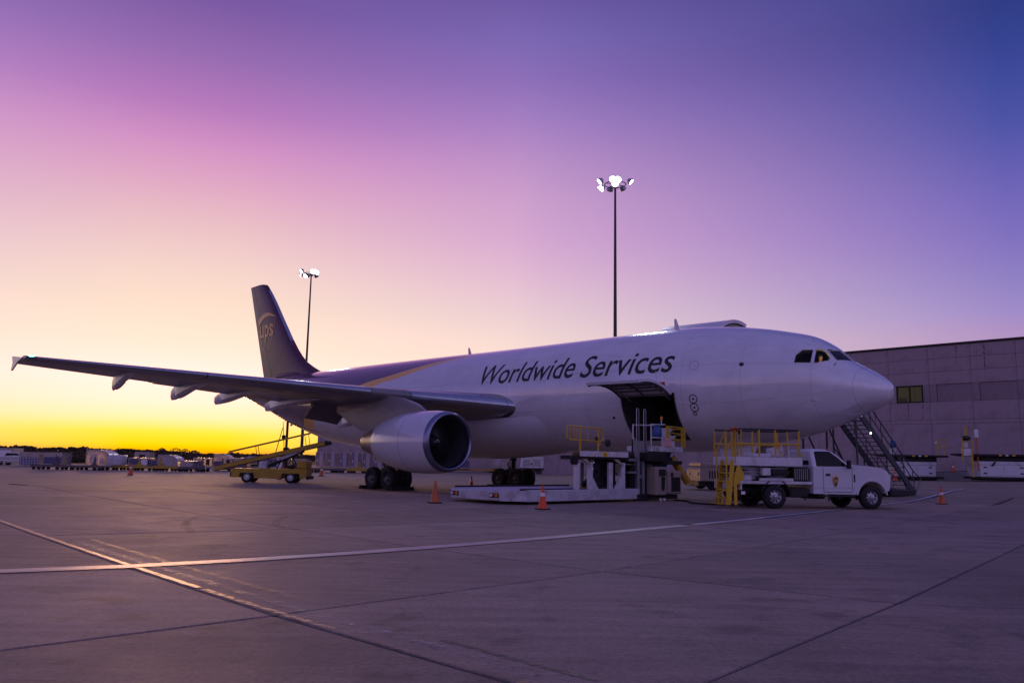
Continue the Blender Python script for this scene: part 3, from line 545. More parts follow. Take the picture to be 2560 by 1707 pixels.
def livery():
    m = bpy.data.materials.new('fuselage_livery'); m.use_nodes = True; nt = m.node_tree; p = nt.nodes['Principled BSDF']
    tc = N(nt, 'ShaderNodeTexCoord'); sx = N(nt, 'ShaderNodeSeparateXYZ'); nt.links.new(tc.outputs['Object'], sx.inputs[0])
    def mth(op, a, b=None):
        n = N(nt, 'ShaderNodeMath', operation=op)
        for i, q in enumerate((a, b)):
            if q is None: continue
            if isinstance(q, (int, float)): n.inputs[i].default_value = q
            else: nt.links.new(q, n.inputs[i])
        return n.outputs[0]
    ay = mth('ABSOLUTE', sx.outputs[1]); dz = mth('SUBTRACT', sx.outputs[2], ZC)
    th = mth('ARCTAN2', dz, ay); u = mth('ADD', mth('DIVIDE', th, PI), .5)
    def curve(pts):
        r = ramp(nt, [((a + 90) / 180, (x / 50,) * 3) for a, x in pts], 'CARDINAL'); nt.links.new(u, r.inputs[0]); return mth('MULTIPLY', r.outputs[0], 50.0)
    wb = curve([(-90, 40), (-60, 39.5), (-32, 38.5), (-16, 37.5), (0, 35.3), (19.6, 31.66), (30.7, 28.49), (56.6, 23.88), (75.7, 21.74), (90, 20.4)])
    gb = curve([(-90, 41.8), (-60, 41.1), (-25, 39.8), (-12, 38.95), (0, 37.1), (19.6, 33.75), (34.5, 30.0), (60.5, 24.3), (75.7, 21.95), (90, 20.5)])
    X = sx.outputs[0]
    mg, mbn = mth('GREATER_THAN', X, wb), mth('GREATER_THAN', X, gb)
    nz = N(nt, 'ShaderNodeTexNoise'); nz.inputs['Scale'].default_value = .8; nz.inputs['Detail'].default_value = 8; nz.inputs['Roughness'].default_value = .65; nt.links.new(tc.outputs['Object'], nz.inputs['Vector'])
    wr = ramp(nt, [(.3, (.68, .68, .70)), (.7, (.80, .80, .82))]); nt.links.new(nz.outputs['Fac'], wr.inputs[0])
    # streaks of grime running back along the belly, panel seams
    mp = N(nt, 'ShaderNodeMapping'); mp.inputs['Scale'].default_value = (.25, 2, 2); nt.links.new(tc.outputs['Object'], mp.inputs[0])
    n2 = N(nt, 'ShaderNodeTexNoise'); n2.inputs['Scale'].default_value = 1.5; n2.inputs['Detail'].default_value = 9; n2.inputs['Roughness'].default_value = .7; nt.links.new(mp.outputs[0], n2.inputs['Vector'])
    gr = N(nt, 'ShaderNodeMapRange'); gr.inputs[1].default_value = .5; gr.inputs[2].default_value = .8; gr.inputs[4].default_value = .35; nt.links.new(n2.outputs['Fac'], gr.inputs[0])
    m0 = N(nt, 'ShaderNodeMix', data_type='RGBA'); nt.links.new(gr.outputs[0], m0.inputs[0]); nt.links.new(wr.outputs[0], m0.inputs[6]); m0.inputs[7].default_value = (.36, .34, .34, 1)
    def seam(val, period, width, phase=0.0):
        fr = mth('FRACT', mth('DIVIDE', mth('ADD', val, phase), period)); return mth('LESS_THAN', fr, width / period)
    sm_ = mth('MAXIMUM', seam(X, 2.65, .014, .35), seam(mth('MULTIPLY', th, 2.82), 1.72, .014, .93))
    ms_ = N(nt, 'ShaderNodeMix', data_type='RGBA'); nt.links.new(mth('MULTIPLY', sm_, .5), ms_.inputs[0]); nt.links.new(m0.outputs[2], ms_.inputs[6]); ms_.inputs[7].default_value = (.2, .19, .2, 1)
    m1 = N(nt, 'ShaderNodeMix', data_type='RGBA'); nt.links.new(mg, m1.inputs[0]); nt.links.new(ms_.outputs[2], m1.inputs[6]); m1.inputs[7].default_value = (.95, .54, .03, 1)
    m2 = N(nt, 'ShaderNodeMix', data_type='RGBA'); nt.links.new(mbn, m2.inputs[0]); nt.links.new(m1.outputs[2], m2.inputs[6]); m2.inputs[7].default_value = (.105, .038, .062, 1)
    nt.links.new(m2.outputs[2], p.inputs['Base Color'])
    rr = N(nt, 'ShaderNodeMapRange'); rr.inputs[3].default_value = .14; rr.inputs[4].default_value = .3; nt.links.new(n2.outputs['Fac'], rr.inputs[0]); nt.links.new(rr.outputs[0], p.inputs['Roughness'])
    p.inputs['Coat Weight'].default_value = 1.0; p.inputs['Coat IOR'].default_value = 1.75; p.inputs['Coat Roughness'].default_value = .05
    bp = N(nt, 'ShaderNodeBump'); bp.inputs['Strength'].default_value = .05; bp.inputs['Distance'].default_value = .05; nt.links.new(nz.outputs['Fac'], bp.inputs['Height']); nt.links.new(bp.outputs[0], p.inputs['Normal'])
    return m
M['livery'] = livery()
M['acwhite'] = mat('aircraft_white', (.66, .66, .69), .3, var=.05, vscale=.8, coat=.4, dirt=(.32, .3, .3), dscale=.8, damt=.35)
M['acgrey'] = mat('wing_grey', (.20, .19, .195), .38, var=.1, vscale=.8, coat=.25, dirt=(.14, .12, .12), dscale=.9, damt=.5)
M['aclead'] = mat('slat_metal', (.42, .43, .47), .22, .85, var=.08, vscale=2, rvar=.06)
M['lip'] = mat('polished_inlet_lip', (.24, .26, .36), .28, .95, var=.05, vscale=2, rvar=.05)
M['nozzle'] = mat('heat_stained_nozzle', (.42, .33, .28), .35, .85, var=.2, vscale=3)
M['intake'] = mat('intake_liner', (.05, .05, .055), .5, var=.1)
M['fanb'] = mat('fan_blade', (.14, .14, .15), .35, .7, var=.15)
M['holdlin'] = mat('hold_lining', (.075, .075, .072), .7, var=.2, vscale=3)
M['cockpit'] = mat('cockpit_interior', (.06, .055, .045), .8, var=.2)
M['brownfin'] = mat('tail_brown', (.105, .038, .062), .3, var=.08, vscale=1.2, coat=.1, spec=.3)
plane = thing('cargo_aircraft', 'large white two-engine cargo jet with brown tail and Worldwide Services lettering', 'airplane', (14.3807, 30.7647, 0), PI - PSI)

NT = 96; D0, D1, DA, DB = 7.97, 10.78, R(-56.25), R(-7.5)
stn = [.0006, .006, .02, .05, .09, .15, .22, .3, .4, .5, .62, .75, .88, 1.0, 1.15, 1.3, 1.45] + [1.6 + .16 * i for i in range(32)]
stn = [x for x in stn if x < 6.5] + [6.8, 7.3, 7.7, 7.97, 8.5, 9.1, 9.7, 10.3, 10.78, 11.4] + [12.4 + i * 1.2 for i in range(18)] + [34.2 + .8 * i for i in range(24)] + [53.2, 53.45, 53.6]
rings = [[skin(X, 2 * PI * j / NT) for j in range(NT)] for X in stn]
mb = MB(); mb.loft(rings, 0)
fus = link('fuselage', mb.mesh('fuselage', [M['livery'], M['cockpit']], 40), plane)
# cockpit: window apertures cut through the skin into a cavity
WINS = [[(2.758, 1.538, 6.191), (2.418, 1.327, 6.185), (2.348, 1.731, 5.621), (2.92, 1.964, 5.641), (2.922, 1.791, 5.97)],
        [(2.348, 1.232, 6.215), (2.176, 1.059, 6.209), (2.038, 1.028, 6.097), (1.868, 1.042, 5.891), (1.85, 1.229, 5.728), (2.155, 1.622, 5.618), (2.251, 1.675, 5.627)],
        [(2.023, .885, 6.16), (1.93, .05, 6.24), (1.40, .05, 5.76), (1.687, .921, 5.753)]]
cutters = []
def poly_n(P):
    n = Vector()
    for i in range(len(P)): n += P[i].cross(P[(i + 1) % len(P)])
    return n.normalized()
cav = MB(); cav.loft([[Vector((X, ZY[0] * k, ZC + z)) for (ZY, z) in (((1, 0), .35), ((1, 0), .95), ((.72, 0), 1.2), ((-.72, 0), 1.2), ((-1, 0), .95), ((-1, 0), .35))] for X, k in ((2.0, 1.05), (2.6, 1.45), (3.6, 1.65))])
cutters.append(cav)
panes = []
for sgn in (1, -1):
    for w in WINS:
        P = [Vector((x, y * sgn, z)) for x, y, z in w]; n = poly_n(P); c_ = sum(P, Vector()) / len(P)
        if n.dot(c_ - Vector((c_.x + .8, 0, ZC))) < 0: n = -n
        b = MB(); b.loft([[p + n * .14 for p in P], [p - n * .42 for p in P]]); cutters.append(b); panes.append((P, n, w is WINS[2]))
for i, b in enumerate(cutters):
    co = link('cutter', b.mesh('cutter', M['cockpit'], 0)); md = fus.modifiers.new('cut', 'BOOLEAN'); md.operation = 'DIFFERENCE'; md.solver = 'MANIFOLD'
    co.parent = plane; md.object = co; cutters[i] = co
bpy.context.view_layer.update()
me = bpy.data.meshes.new_from_object(fus.evaluated_get(bpy.context.evaluated_depsgraph_get()))
fus.modifiers.clear()
for co in cutters: bpy.data.objects.remove(co)
bm = bmesh.new(); bm.from_mesh(me)
def on_skin(v):
    s = math.sqrt(max(v.x, 0)); t, b, w = fT(s), fB(s), fW(s); m = (t + b) / 2 * (max(0, 1 - v.x / 9) if v.x < 9 else 1); dz = v.z - ZC - m; hz = (t - m) if dz > 0 else (m - b)
    th = math.atan2(dz / max(hz, 1e-4), v.y / max(w, 1e-4)); return (skin(v.x, th) - v).length, th
dead = []
for f in bm.faces:
    c_ = f.calc_center_median(); d, th = on_skin(c_)
    f.material_index = 0 if (c_.x < .1 or d < .035 or c_.x > 6) else 1
    if f.material_index == 0 and abs(f.normal.y) < .01 and False: pass
    if D0 < c_.x < D1 and DA < th < DB: dead.append(f)
bmesh.ops.delete(bm, geom=dead, context='FACES')
bm.to_mesh(me); bm.free()
me.polygons.foreach_set('use_smooth', [p.material_index == 0 for p in me.polygons])
nrm_ = []
for p in me.polygons:
    for li in p.loop_indices:
        v = me.vertices[me.loops[li].vertex_index].co
        if p.material_index == 0 and .02 < v.x < 53.4: nrm_.append(skin_n(v.x, on_skin(v)[1]))
        else: nrm_.append(p.normal.copy())
me.normals_split_custom_set(nrm_)
fus.data = me; fus['label'] = 'white fuselage with brown and gold rear'
for P, n, front in panes:
    c_ = sum(P, Vector()) / len(P)
    b = MB(); b.add([p - n * .035 for p in P], [tuple(range(len(P)))]); b.build('cockpit_window', M['glass' if front else 'pane'], plane, smooth=0)
    b = MB(); k = len(P)
    o_ = [p + (p - c_).normalized() * .02 + n * .006 for p in P]; i_ = [p - (p - c_).normalized() * .012 + n * .006 for p in P]
    b.loft([[q - n * .06 for q in o_], o_, i_, [q - n * .06 for q in i_]], capped=False); b.build('window_frame', M['acwhite'], plane)
# lower cargo hold behind the open door
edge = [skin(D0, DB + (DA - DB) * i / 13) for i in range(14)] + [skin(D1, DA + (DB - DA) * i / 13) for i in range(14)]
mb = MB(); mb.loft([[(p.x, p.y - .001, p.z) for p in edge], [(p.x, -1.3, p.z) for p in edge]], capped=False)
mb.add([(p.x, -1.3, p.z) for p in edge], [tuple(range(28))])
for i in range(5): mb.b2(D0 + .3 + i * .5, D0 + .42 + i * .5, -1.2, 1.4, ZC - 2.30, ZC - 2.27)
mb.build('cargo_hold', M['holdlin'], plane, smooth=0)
mb = MB()
for e, off in ((.0, 0), (.0, 1)):
    pass
rim_o = [skin(p.x + (-.05 if i < 14 else .05), (DB + (DA - DB) * i / 13) if i < 14 else (DA + (DB - DA) * (i - 14) / 13), .006) for i, p in enumerate(edge)]
mb.loft([[q for q in rim_o], [Vector((p.x, p.y, p.z)) + Vector((0, .006, 0)) for p in edge], [Vector((p.x, p.y - .12, p.z)) for p in edge]], capped=False); mb.build('door_surround', M['acgrey'], plane)
# the door itself: curved panel swung up about its top edge
hinge = skin((D0 + D1) / 2, DB, .02)
def swung(X, th, off, ang):
    v = skin(X, th, off) - Vector((X, hinge.y, hinge.z)); c_, s_ = math.cos(ang), math.sin(ang)
    return Vector((X, hinge.y + .05 + v.y * c_ - v.z * s_, hinge.z + v.y * s_ + v.z * c_))
ANG = R(131)
def shell(a0, a1, x0, x1, off, ang, th=.11, n=14):
    ri = []
    for X in (x0, x1):
        o_ = [swung(X, a0 + (a1 - a0) * i / n, off, ang) for i in range(n + 1)]; i_ = [swung(X, a0 + (a1 - a0) * i / n, off - th, ang) for i in range(n + 1)]
        ri.append(o_ + i_[::-1])
    return ri
mb = MB(); mb.loft(shell(DB, DA, D0 + .01, D1 - .01, .03, ANG)); cd = mb.build('cargo_door', [M['acwhite']], plane); cd['label'] = 'open lower cargo door swung up'
mb = MB()
for i in range(7):
    a = DB + (DA - DB) * (i + .3) / 7; mb.bar(swung(D0 + .06, a, -.1, ANG), swung(D1 - .06, a, -.1, ANG), .05, .05)
for X in (D0 + .1, (D0 + D1) / 2, D1 - .1):
    mb.pipe([swung(X, DB + (DA - DB) * i / 8, -.12, ANG) for i in range(9)], .035, 6)
mb.build('door_rib', M['holdlin'], cd)
for X in (D0 + .35, D1 - .35):
    mb = MB(); mb.pipe([(X, 2.5, hinge.z - .25), swung(X, DB + (DA - DB) * .45, -.1, ANG)], .03, 8); mb.build('door_strut', M['galv'], cd)
mb = MB()
for i in range(6): mb.box((D0 + .25 + i * .46, hinge.y + .03, hinge.z + .02), (.18, .1, .08), .015)
mb.build('hinge', M['acgrey'], cd)
mb = MB(); mb.pipe([(8.62, 3.1, hinge.z + .55), (8.62, 3.12, hinge.z + .95)], .012, 6); mb.box((8.25, 3.2, hinge.z + .33), (.3, .04, .22), .01, 1); mb.build('door_pennant', [M['galv'], M['red']], cd)
# main deck door, open on the far side, arching over the crown
mh = skin(11.0, R(105)) 
def swung2(X, th, off, ang):
    v = skin(X, th, off) - Vector((X, mh.y, mh.z)); c_, s_ = math.cos(ang), math.sin(ang)
    return Vector((X, mh.y + v.y * c_ - v.z * s_, mh.z + .03 + v.y * s_ + v.z * c_))
ri = []
for X in (8.05, 11.5):
    n = 16; o_ = [swung2(X, R(105) + R(58) * i / n, .03, R(-57)) for i in range(n + 1)]; i_ = [swung2(X, R(105) + R(58) * i / n, -.13, R(-57)) for i in range(n + 1)]; ri.append(o_ + i_[::-1])
mb = MB(); mb.loft(ri); md_ = mb.build('main_deck_door', M['acwhite'], plane); md_['label'] = 'open main deck cargo door arching above the roof'
mb = MB()
for X in (8.1, 9.0, 9.9, 10.8): mb.pipe([swung2(X, R(105) + R(58) * i / 10, -.16, R(-57)) for i in range(11)], .05, 6)
mb.build('door_rib', M['holdlin'], md_)
# small skin details
def disc(name, X, th, r0, r1, m, n=24, lift=.006):
    b = MB(); rr = []
    for r in (r0, r1): rr.append([skin(X + r * math.cos(2 * PI * k / n), R(th) + r * math.sin(2 * PI * k / n) / 2.82, lift) for k in range(n)])
    if r0 > 0: b.loft(rr, capped=False)
    else: b.add(rr[1], [tuple(range(n))])
    return b.build(name, M[m], plane, smooth=60)
disc('outflow_port', 4.92, 16.4, 0, .1, 'ink')
for X, t in ((7.07, -14.0), (7.09, -21.7)): disc('pressure_port_ring', X, t, .16, .2, 'ink'); disc('pressure_port', X, t, 0, .05, 'ink')
disc('port_mark', 7.14, -27.5, .05, .1, 'acgrey'); disc('vent_port', 11.42, -28, 0, .07, 'ink'); disc('hatch_outline', 7.03, 16.2, .20, .212, 'acgrey'); disc('vent_port', 5.6, -52, 0, .1, 'ink')
mb = MB(); mb.pipe([skin(.93 + .05 * math.cos(2 * PI * k / 40), 2 * PI * k / 40, .002) for k in range(40)], .005, 4, closed=True); mb.build('radome_seam', M['acgrey'], plane)
for X, th in ((2.371, -25), (.86, -55)):
    mb = MB(); p = skin(X, R(th)); n = skin_n(X, R(th)); mb.pipe([p, p + n * .12, p + n * .14 + Vector((-.16, 0, 0))], .018, 6); mb.build('pitot_probe', M['galv'], plane)
mb = MB(); p = Vector((1.65, 1.12, 5.66)); mb.pipe([p, p + Vector((-.05, .06, -.06)), p + Vector((.12, .14, -.22)), p + Vector((.3, .25, -.25))], .012, 6); mb.build('windscreen_wiper', M['ink'], plane)
for X, h in ((9.5, .55), (24.3, .42)):
    z = ZC + fT(math.sqrt(X)); mb = MB(); mb.loft([[(X, .02, z - .05), (X + .32, .0, z - .05), (X, -.02, z - .05)], [(X + .22, .01, z + h), (X + .34, 0, z + h), (X + .22, -.01, z + h)]]); mb.build('blade_antenna', M['acwhite'], plane)
mb = MB(); mb.prism([(44.8, 0, ZC - .72), (45.3, 0, ZC - .62), (45.6, 0, ZC - .95), (45.4, 0, ZC - 1.0)], (0, .03, 0)); mb.build('drain_mast', M['acgrey'], plane)
# lettering wrapped round the fuselage
def text_mesh(body, shear=.0, offset=0.0):
    cu = bpy.data.curves.new('lettering', 'FONT'); cu.body = body; cu.shear = shear; cu.offset = offset; cu.resolution_u = 5; cu.size = 1
    o = bpy.data.objects.new('lettering', cu); me = bpy.data.meshes.new_from_object(o); bpy.data.objects.remove(o); bpy.data.curves.remove(cu); return me
def fit_text(body, w, h, shear, offset, cut, fn, hchar=None):
    me = text_mesh(body, shear, offset); xs_ = [v.co.x for v in me.vertices]; ys_ = [v.co.y for v in me.vertices]
    x0, x1, y0, y1 = min(xs_), max(xs_), min(ys_), max(ys_)
    bm = bmesh.new(); bm.from_mesh(me); bpy.data.meshes.remove(me)
    bmesh.ops.triangulate(bm, faces=bm.faces)
    for v in bm.verts: v.co.x = (v.co.x - x0) / (x1 - x0) * w; v.co.y = (v.co.y - y0) / (y1 - y0) * h
    for k in range(1, cut): bmesh.ops.bisect_plane(bm, geom=bm.verts[:] + bm.edges[:] + bm.faces[:], plane_co=(0, h * k / cut, 0), plane_no=(0, 1, 0))
    for v in bm.verts: v.co = fn(v.co.x, v.co.y)
    me = bpy.data.meshes.new('lettering'); bm.to_mesh(me); bm.free(); return me
for body, X0, w, t0, t1 in (('Worldwide', 20.45, 6.75, 12.3, 12.6), ('Services', 13.30, 5.28, 11.6, 10.8)):
    me = fit_text(body, w, 1.16, .22, .005, 12, lambda x, y: skin(X0 - x, R(t0 + (t1 - t0) * x / w) + y / 2.82, .007))
    me.materials.append(M['ink']); o = link('lettering', me, plane); o['label'] = 'black italic lettering reading ' + body

# ------------------------------------------------------------------ wings
def yt(u, t): return 5 * t * (.2969 * math.sqrt(max(u, 0)) - .1260 * u - .3516 * u * u + .2843 * u ** 3 - .1036 * u ** 4)
def slice_ring(le, te, tc, u0, u1, n=10, camber=.012, norm=Vector((0, 0, 1))):
    le, te = Vector(le), Vector(te); c_ = (te - le).length; out = []
    us = [u0 + (u1 - u0) * (1 - math.cos(PI * i / n)) / 2 for i in range(n + 1)]
    up_ = [le.lerp(te, u) + norm * (c_ * (yt(u, tc) + camber * 4 * u * (1 - u))) for u in us]
    lo_ = [le.lerp(te, u) - norm * (c_ * (yt(u, tc) * .95 - camber * 4 * u * (1 - u))) for u in us]
    return up_ + lo_[::-1]
def wing_sec(y):   # LE, TE, thickness for a spanwise station
    xl = 17.6 + (y - 2.72) * (30.0 - 17.6) / (22.03 - 2.72); zl = 4.43 + (y - 2.72) * .081
    if y < 2.72: xl = 17.6 - (2.72 - y) * .9
    xt = 28.2 + (y - 7.5) * (31.86 - 28.2) / (21.9 - 7.5) if y > 7.5 else 28.2 + (7.5 - y) * .02
    zt = 4.93 + (y - 12.1) * .088
    tc = .145 - .04 * min(1, (y - 2) / 8) if y < 10 else .105
    return Vector((xl, y, zl)), Vector((xt, y, zt)), tc
def wing_part(name, s, y0, y1, u0, u1, m, parent, ns=10, rot=None, shrink=0.0, lab=None):
    rr = []
    for i in range(ns + 1):
        y = y0 + (y1 - y0) * i / ns; a, b, t = wing_sec(y)
        ring = slice_ring(a, b, t * (1 - shrink), u0, u1)
        if rot:
            h = a.lerp(b, u0); ca, sa = math.cos(rot), math.sin(rot)
            ring = [Vector((h.x + (q.x - h.x) * ca + (q.z - h.z) * sa, q.y, h.z - (q.x - h.x) * sa + (q.z - h.z) * ca)) for q in ring]
        rr.append([Vector((q.x, q.y * s, q.z)) for q in ring])
    b = MB(); b.loft(rr); o = b.build(name, M[m], parent, smooth=40)
    if lab: o['label'] = lab
    return o
for s in (1, -1):
    w = wing_part('wing', s, 1.2, 22.03, .085, .80, 'acgrey', plane, 16)
    for y0, y1 in ((3.1, 7.15), (8.85, 15.3), (15.34, 21.6)): wing_part('slat', s, y0, y1, 0, .09, 'aclead', w, 6)
    wing_part('slat', s, 1.6, 3.08, 0, .09, 'aclead', w, 4); wing_part('leading_edge', s, 7.17, 8.83, 0, .09, 'acgrey', w, 3); wing_part('leading_edge', s, 21.62, 22.02, 0, .09, 'acgrey', w, 2)
    wing_part('flap', s, 2.4, 6.75, .803, 1, 'acgrey', w, 4, R(3)); wing_part('aileron', s, 6.8, 8.7, .803, 1, 'acgrey', w, 3, R(38)); wing_part('flap', s, 8.75, 16.2, .803, 1, 'acgrey', w, 6, R(4)); wing_part('trailing_edge', s, 16.25, 22.0, .803, 1, 'acgrey', w, 5)
    # wing tip fence
    tl, tt, _ = wing_sec(22.03)
    pts = [(tl.x + .35, tl.z - .03), (tl.x + 1.2, tl.z + .08), (tt.x + .22, tt.z + .36), (tt.x + .36, tt.z + .38), (tt.x + .14, tt.z + .04), (tt.x + .32, tt.z - .32), (tt.x + .2, tt.z - .32), (tl.x + 1.1, tl.z - .14)]
    b = MB(); b.prism([(x, s * 22.03, z) for x, z in pts], (0, s * .07, 0)); b.build('wing_fence', M['acwhite'], w)
    # flap track fairings
    for (y, xa, xb, zt_, hw, hh) in ((17.9, 27.7, 30.7, 4.78, .19, .26), (14.8, 26.4, 31.15, 4.52, .22, .34), (12.4, 25.2, 31.2, 4.44, .23, .38), (9.7, 24.0, 30.6, 4.2, .26, .44), (5.6, 23.8, 29.6, 3.45, .28, .55)):
        a, bb, t = wing_sec(y); rr = []; ch = bb.x - a.x
        for k in range(15):
            f = k / 14; X = xa + (xb - xa) * f; u = min(1, (X - a.x) / ch)
            zw = a.z + (bb.z - a.z) * u - ch * yt(u, t) * .7 - .03 * sm(.8, 1, u)
            bot = zw - .02 - (zw - zt_) * sm(.05, .95, f) ** 1.15; top = zw + .05 - .35 * (zw - zt_) * sm(.90, 1, f)
            wd = hw * (.25 + .75 * sm(0, .35, f)) * (1 - .55 * sm(.75, 1, f)); kz = bot + min(.16, (top - bot) * .35)
            rr.append([Vector((X + (.12 * (top - zt_) if 0 else 0), s * (y + q[0]), q[1])) for q in ((-wd, top), (-wd, kz), (-wd * .55, bot + .03), (0, bot), (wd * .55, bot + .03), (wd, kz), (wd, top))])
        b = MB(); b.loft(rr); b.build('flap_track_fairing', M['acwhite'], w, smooth=30)
    b = MB(); b.sphere((tl.x + .0, s * 21.8, tl.z - .0), .09, 8, sc=(1.0, 1.5, .9)); M['nav%d' % s] = mat('nav_light_%s' % ('green' if s > 0 else 'red'), (.05, .6, .4), .2, emit=(.08, 1, .62) if s > 0 else (1, .05, .03), estr=30, var=0, rvar=0)
    b.build('navigation_light', M['nav%d' % s], w)
# wing to body fairing
rr = []
for k in range(25):
    X = 15.6 + 15.4 * k / 24; f = k / 24; g = math.sin(PI * f) ** .55 if 0 < f < 1 else 0; ring = []
    for j in range(24):
        a = PI * j / 23 + PI; ring.append(Vector((X, (2.35 + .62 * g) * math.cos(a), ZC - 1.0 - .25 * g + (1.55 + .45 * g) * math.sin(a))))
    rr.append(ring)
mb = MB(); mb.loft(rr, ring_closed=False, capped=False); mb.build('belly_fairing', M['acwhite'], plane)

# ------------------------------------------------------------------ engines
def rotX(v, a): return Vector((v.x, v.y * math.cos(a) - v.z * math.sin(a), v.y * math.sin(a) + v.z * math.cos(a)))
for s in (1, -1):
    E = Vector((16.43, 7.9 * s, 2.48))
    en = MB(); en.lathe([(.28, 1.375), (.7, 1.43), (1.5, 1.46), (2.4, 1.45), (3.2, 1.38), (4.0, 1.26), (4.75, 1.08), (4.85, 1.05), (4.8, 1.0), (4.0, .95)], E, 'X', 56, capped=False)
    M['nacelle'] = M.get('nacelle') or mat('nacelle_white', (.66, .66, .7), .2, var=.04, vscale=.8, coat=.9, rvar=.05, dirt=(.4, .38, .38), dscale=.8, damt=.25)
    eng = en.build('engine_cowl', M['nacelle'], plane, smooth=50)
    b = MB(); b.lathe([(.285, 1.377), (.12, 1.345), (.03, 1.30), (0, 1.245), (.03, 1.195), (.12, 1.16), (.3, 1.135)], E, 'X', 56, capped=False); b.build('inlet_lip', M['lip'], eng, smooth=60)
    b = MB(); b.lathe([(.3, 1.135), (.8, 1.15), (1.45, 1.18), (1.7, 1.18)], E, 'X', 48, capped=False); b.build('inlet_duct', M['intake'], eng, smooth=60)
    b = MB()
    for k in range(38):
        a = 2 * PI * k / 38; prof = [(.33, .30, .17), (.7, .24, .13), (1.16, .16, .06)]; ra = []
        for r, cw, tw in prof: ra.append([E + rotX(Vector((1.5 - cw * .5, -tw, r)), a), E + rotX(Vector((1.5 + cw * .5, tw, r)), a), E + rotX(Vector((1.5 + cw * .5 + .012, tw + .01, r)), a)])
        b.loft(ra)
    b.lathe([(1.66, 1.17), (1.68, .2)], E, 'X', 32, capped=False)
    b.build('fan', M['fanb'], eng)
    b = MB(); b.lathe([(1.0, .001), (1.04, .08), (1.2, .2), (1.4, .3), (1.55, .34), (1.65, .34)], E, 'X', 24); b.build('spinner', M['fanb'], eng)
    b = MB()
    for k in range(5): b.box(E + rotX(Vector((1.06 + .035 * k, 0, .1 + .04 * k)), .5 + k * .25), (.05, .05, .05), .01)
    b.build('spinner_mark', M['sign_w'], eng)
    b = MB(); b.lathe([(4.1, .98), (4.8, .93), (5.3, .82), (5.9, .66), (6.5, .54), (6.55, .50), (6.3, .48)], E, 'X', 40, capped=False); b.build('core_nozzle', M['nozzle'], eng, smooth=50)
    b = MB(); b.lathe([(6.1, .42), (6.6, .34), (7.0, .2), (7.2, .04)], E, 'X', 24); b.build('exhaust_plug', M['nozzle'], eng)
    b = MB()
    for k in (2.05,): b.lathe([(k, 1.462), (k + .012, 1.462)], E, 'X', 56, capped=False)
    b.build('cowl_seam', M['ink'], eng)
    # pylon
    a8, b8, t8 = wing_sec(7.9)
    prof = [(18.2, 3.72, 3.9), (19.0, 3.6, 4.28), (20.2, 3.4, 4.62), (21.2, 3.2, 4.78), (22.3, 2.95, 4.9), (23.4, 3.05, 4.9), (24.6, 3.5, 4.85), (26.0, 4.1, 4.7)]
    rr = []
    for X, z0, z1 in prof:
        hw = .22 * (sm(17.9, 19.6, X)) * (1 - .75 * sm(24, 26.9, X)) + .03
        rr.append([(X, E.y - hw * .75, z1), (X, E.y - hw, (z0 + z1) / 2), (X, E.y - hw * .8, z0), (X, E.y + hw * .8, z0), (X, E.y + hw, (z0 + z1) / 2), (X, E.y + hw * .75, z1)])
    b = MB(); b.loft(rr); b.build('pylon', M['acgrey'], plane, smooth=30)

# ------------------------------------------------------------------ tail
LEz = pchip([7.2, 7.75, 8.03, 8.45, 8.93, 10.36, 12.0, 15.6, 15.95, 16.1], [39.5, 40.6, 41.43, 42.55, 43.6, 45.42, 46.97, 50.40, 50.85, 51.6])
def TEz(z): return 50.36 + (z - 7.99) * (53.8 - 50.36) / (16.11 - 7.99)
def HGz(z): return 48.86 + (z - 8.25) * (53.09 - 48.86) / (16.12 - 8.25)
def finy(X, z):
    z = min(z, 16.1); l, t = LEz(z), TEz(z); u = max(0, min(1, (X - l) / (t - l))); return (t - l) * yt(u, .075 + .03 * sm(8, 11, z)) + .01
def fin_part(name, fa, fb, m, zs, n=14):
    rr = []
    for z in zs:
        a, b = fa(z), fb(z); us = [(1 - math.cos(PI * i / n)) / 2 for i in range(n + 1)]
        rr.append([Vector((a + (b - a) * u, finy(a + (b - a) * u, z), z)) for u in us] + [Vector((a + (b - a) * u, -finy(a + (b - a) * u, z), z)) for u in us[::-1]])
    b = MB(); b.loft(rr); return b.build(name, M[m], plane, smooth=40)
zs = [7.2, 7.6, 7.9, 8.2, 8.5, 8.9, 9.4, 10, 11, 12, 13, 14, 15, 15.5, 15.8, 15.95, 16.03, 16.08]
fin = fin_part('tail_fin', LEz, lambda z: HGz(z) - .02, 'brownfin', zs)
rud = fin_part('rudder', lambda z: HGz(z) + .02, TEz, 'brownfin', [8.0, 9, 10, 11, 12, 13, 14, 15, 16.1]); 
b = MB(); rr = []
for z in [10.4 + .25 * i for i in range(21)]:
    l = LEz(z); rr.append([Vector((l - .02, 0, z)), Vector((l + .03, finy(l + .03, z) + .012, z)), Vector((l + .18, finy(l + .18, z) + .008, z)), Vector((l + .18, -finy(l + .18, z) - .008, z)), Vector((l + .03, -finy(l + .03, z) - .012, z))])
b.loft(rr); b.build('fin_leading_edge', M['aclead'], fin)
# fillet blister at the root of the fin
b = MB(); rr = []
for k in range(13):
    X = 43.6 + 5.2 * k / 12; g = math.sin(PI * k / 12) ** .4 if 0 < k < 12 else .05; rr.append([Vector((X, (finy(X, 8.15) + .22 * g) * math.cos(a) , 7.95 + .3 * g * math.sin(a))) for a in [PI * 2 * j / 16 for j in range(16)]])
b.loft(rr); b.build('fin_fillet', M['brownfin'], plane)
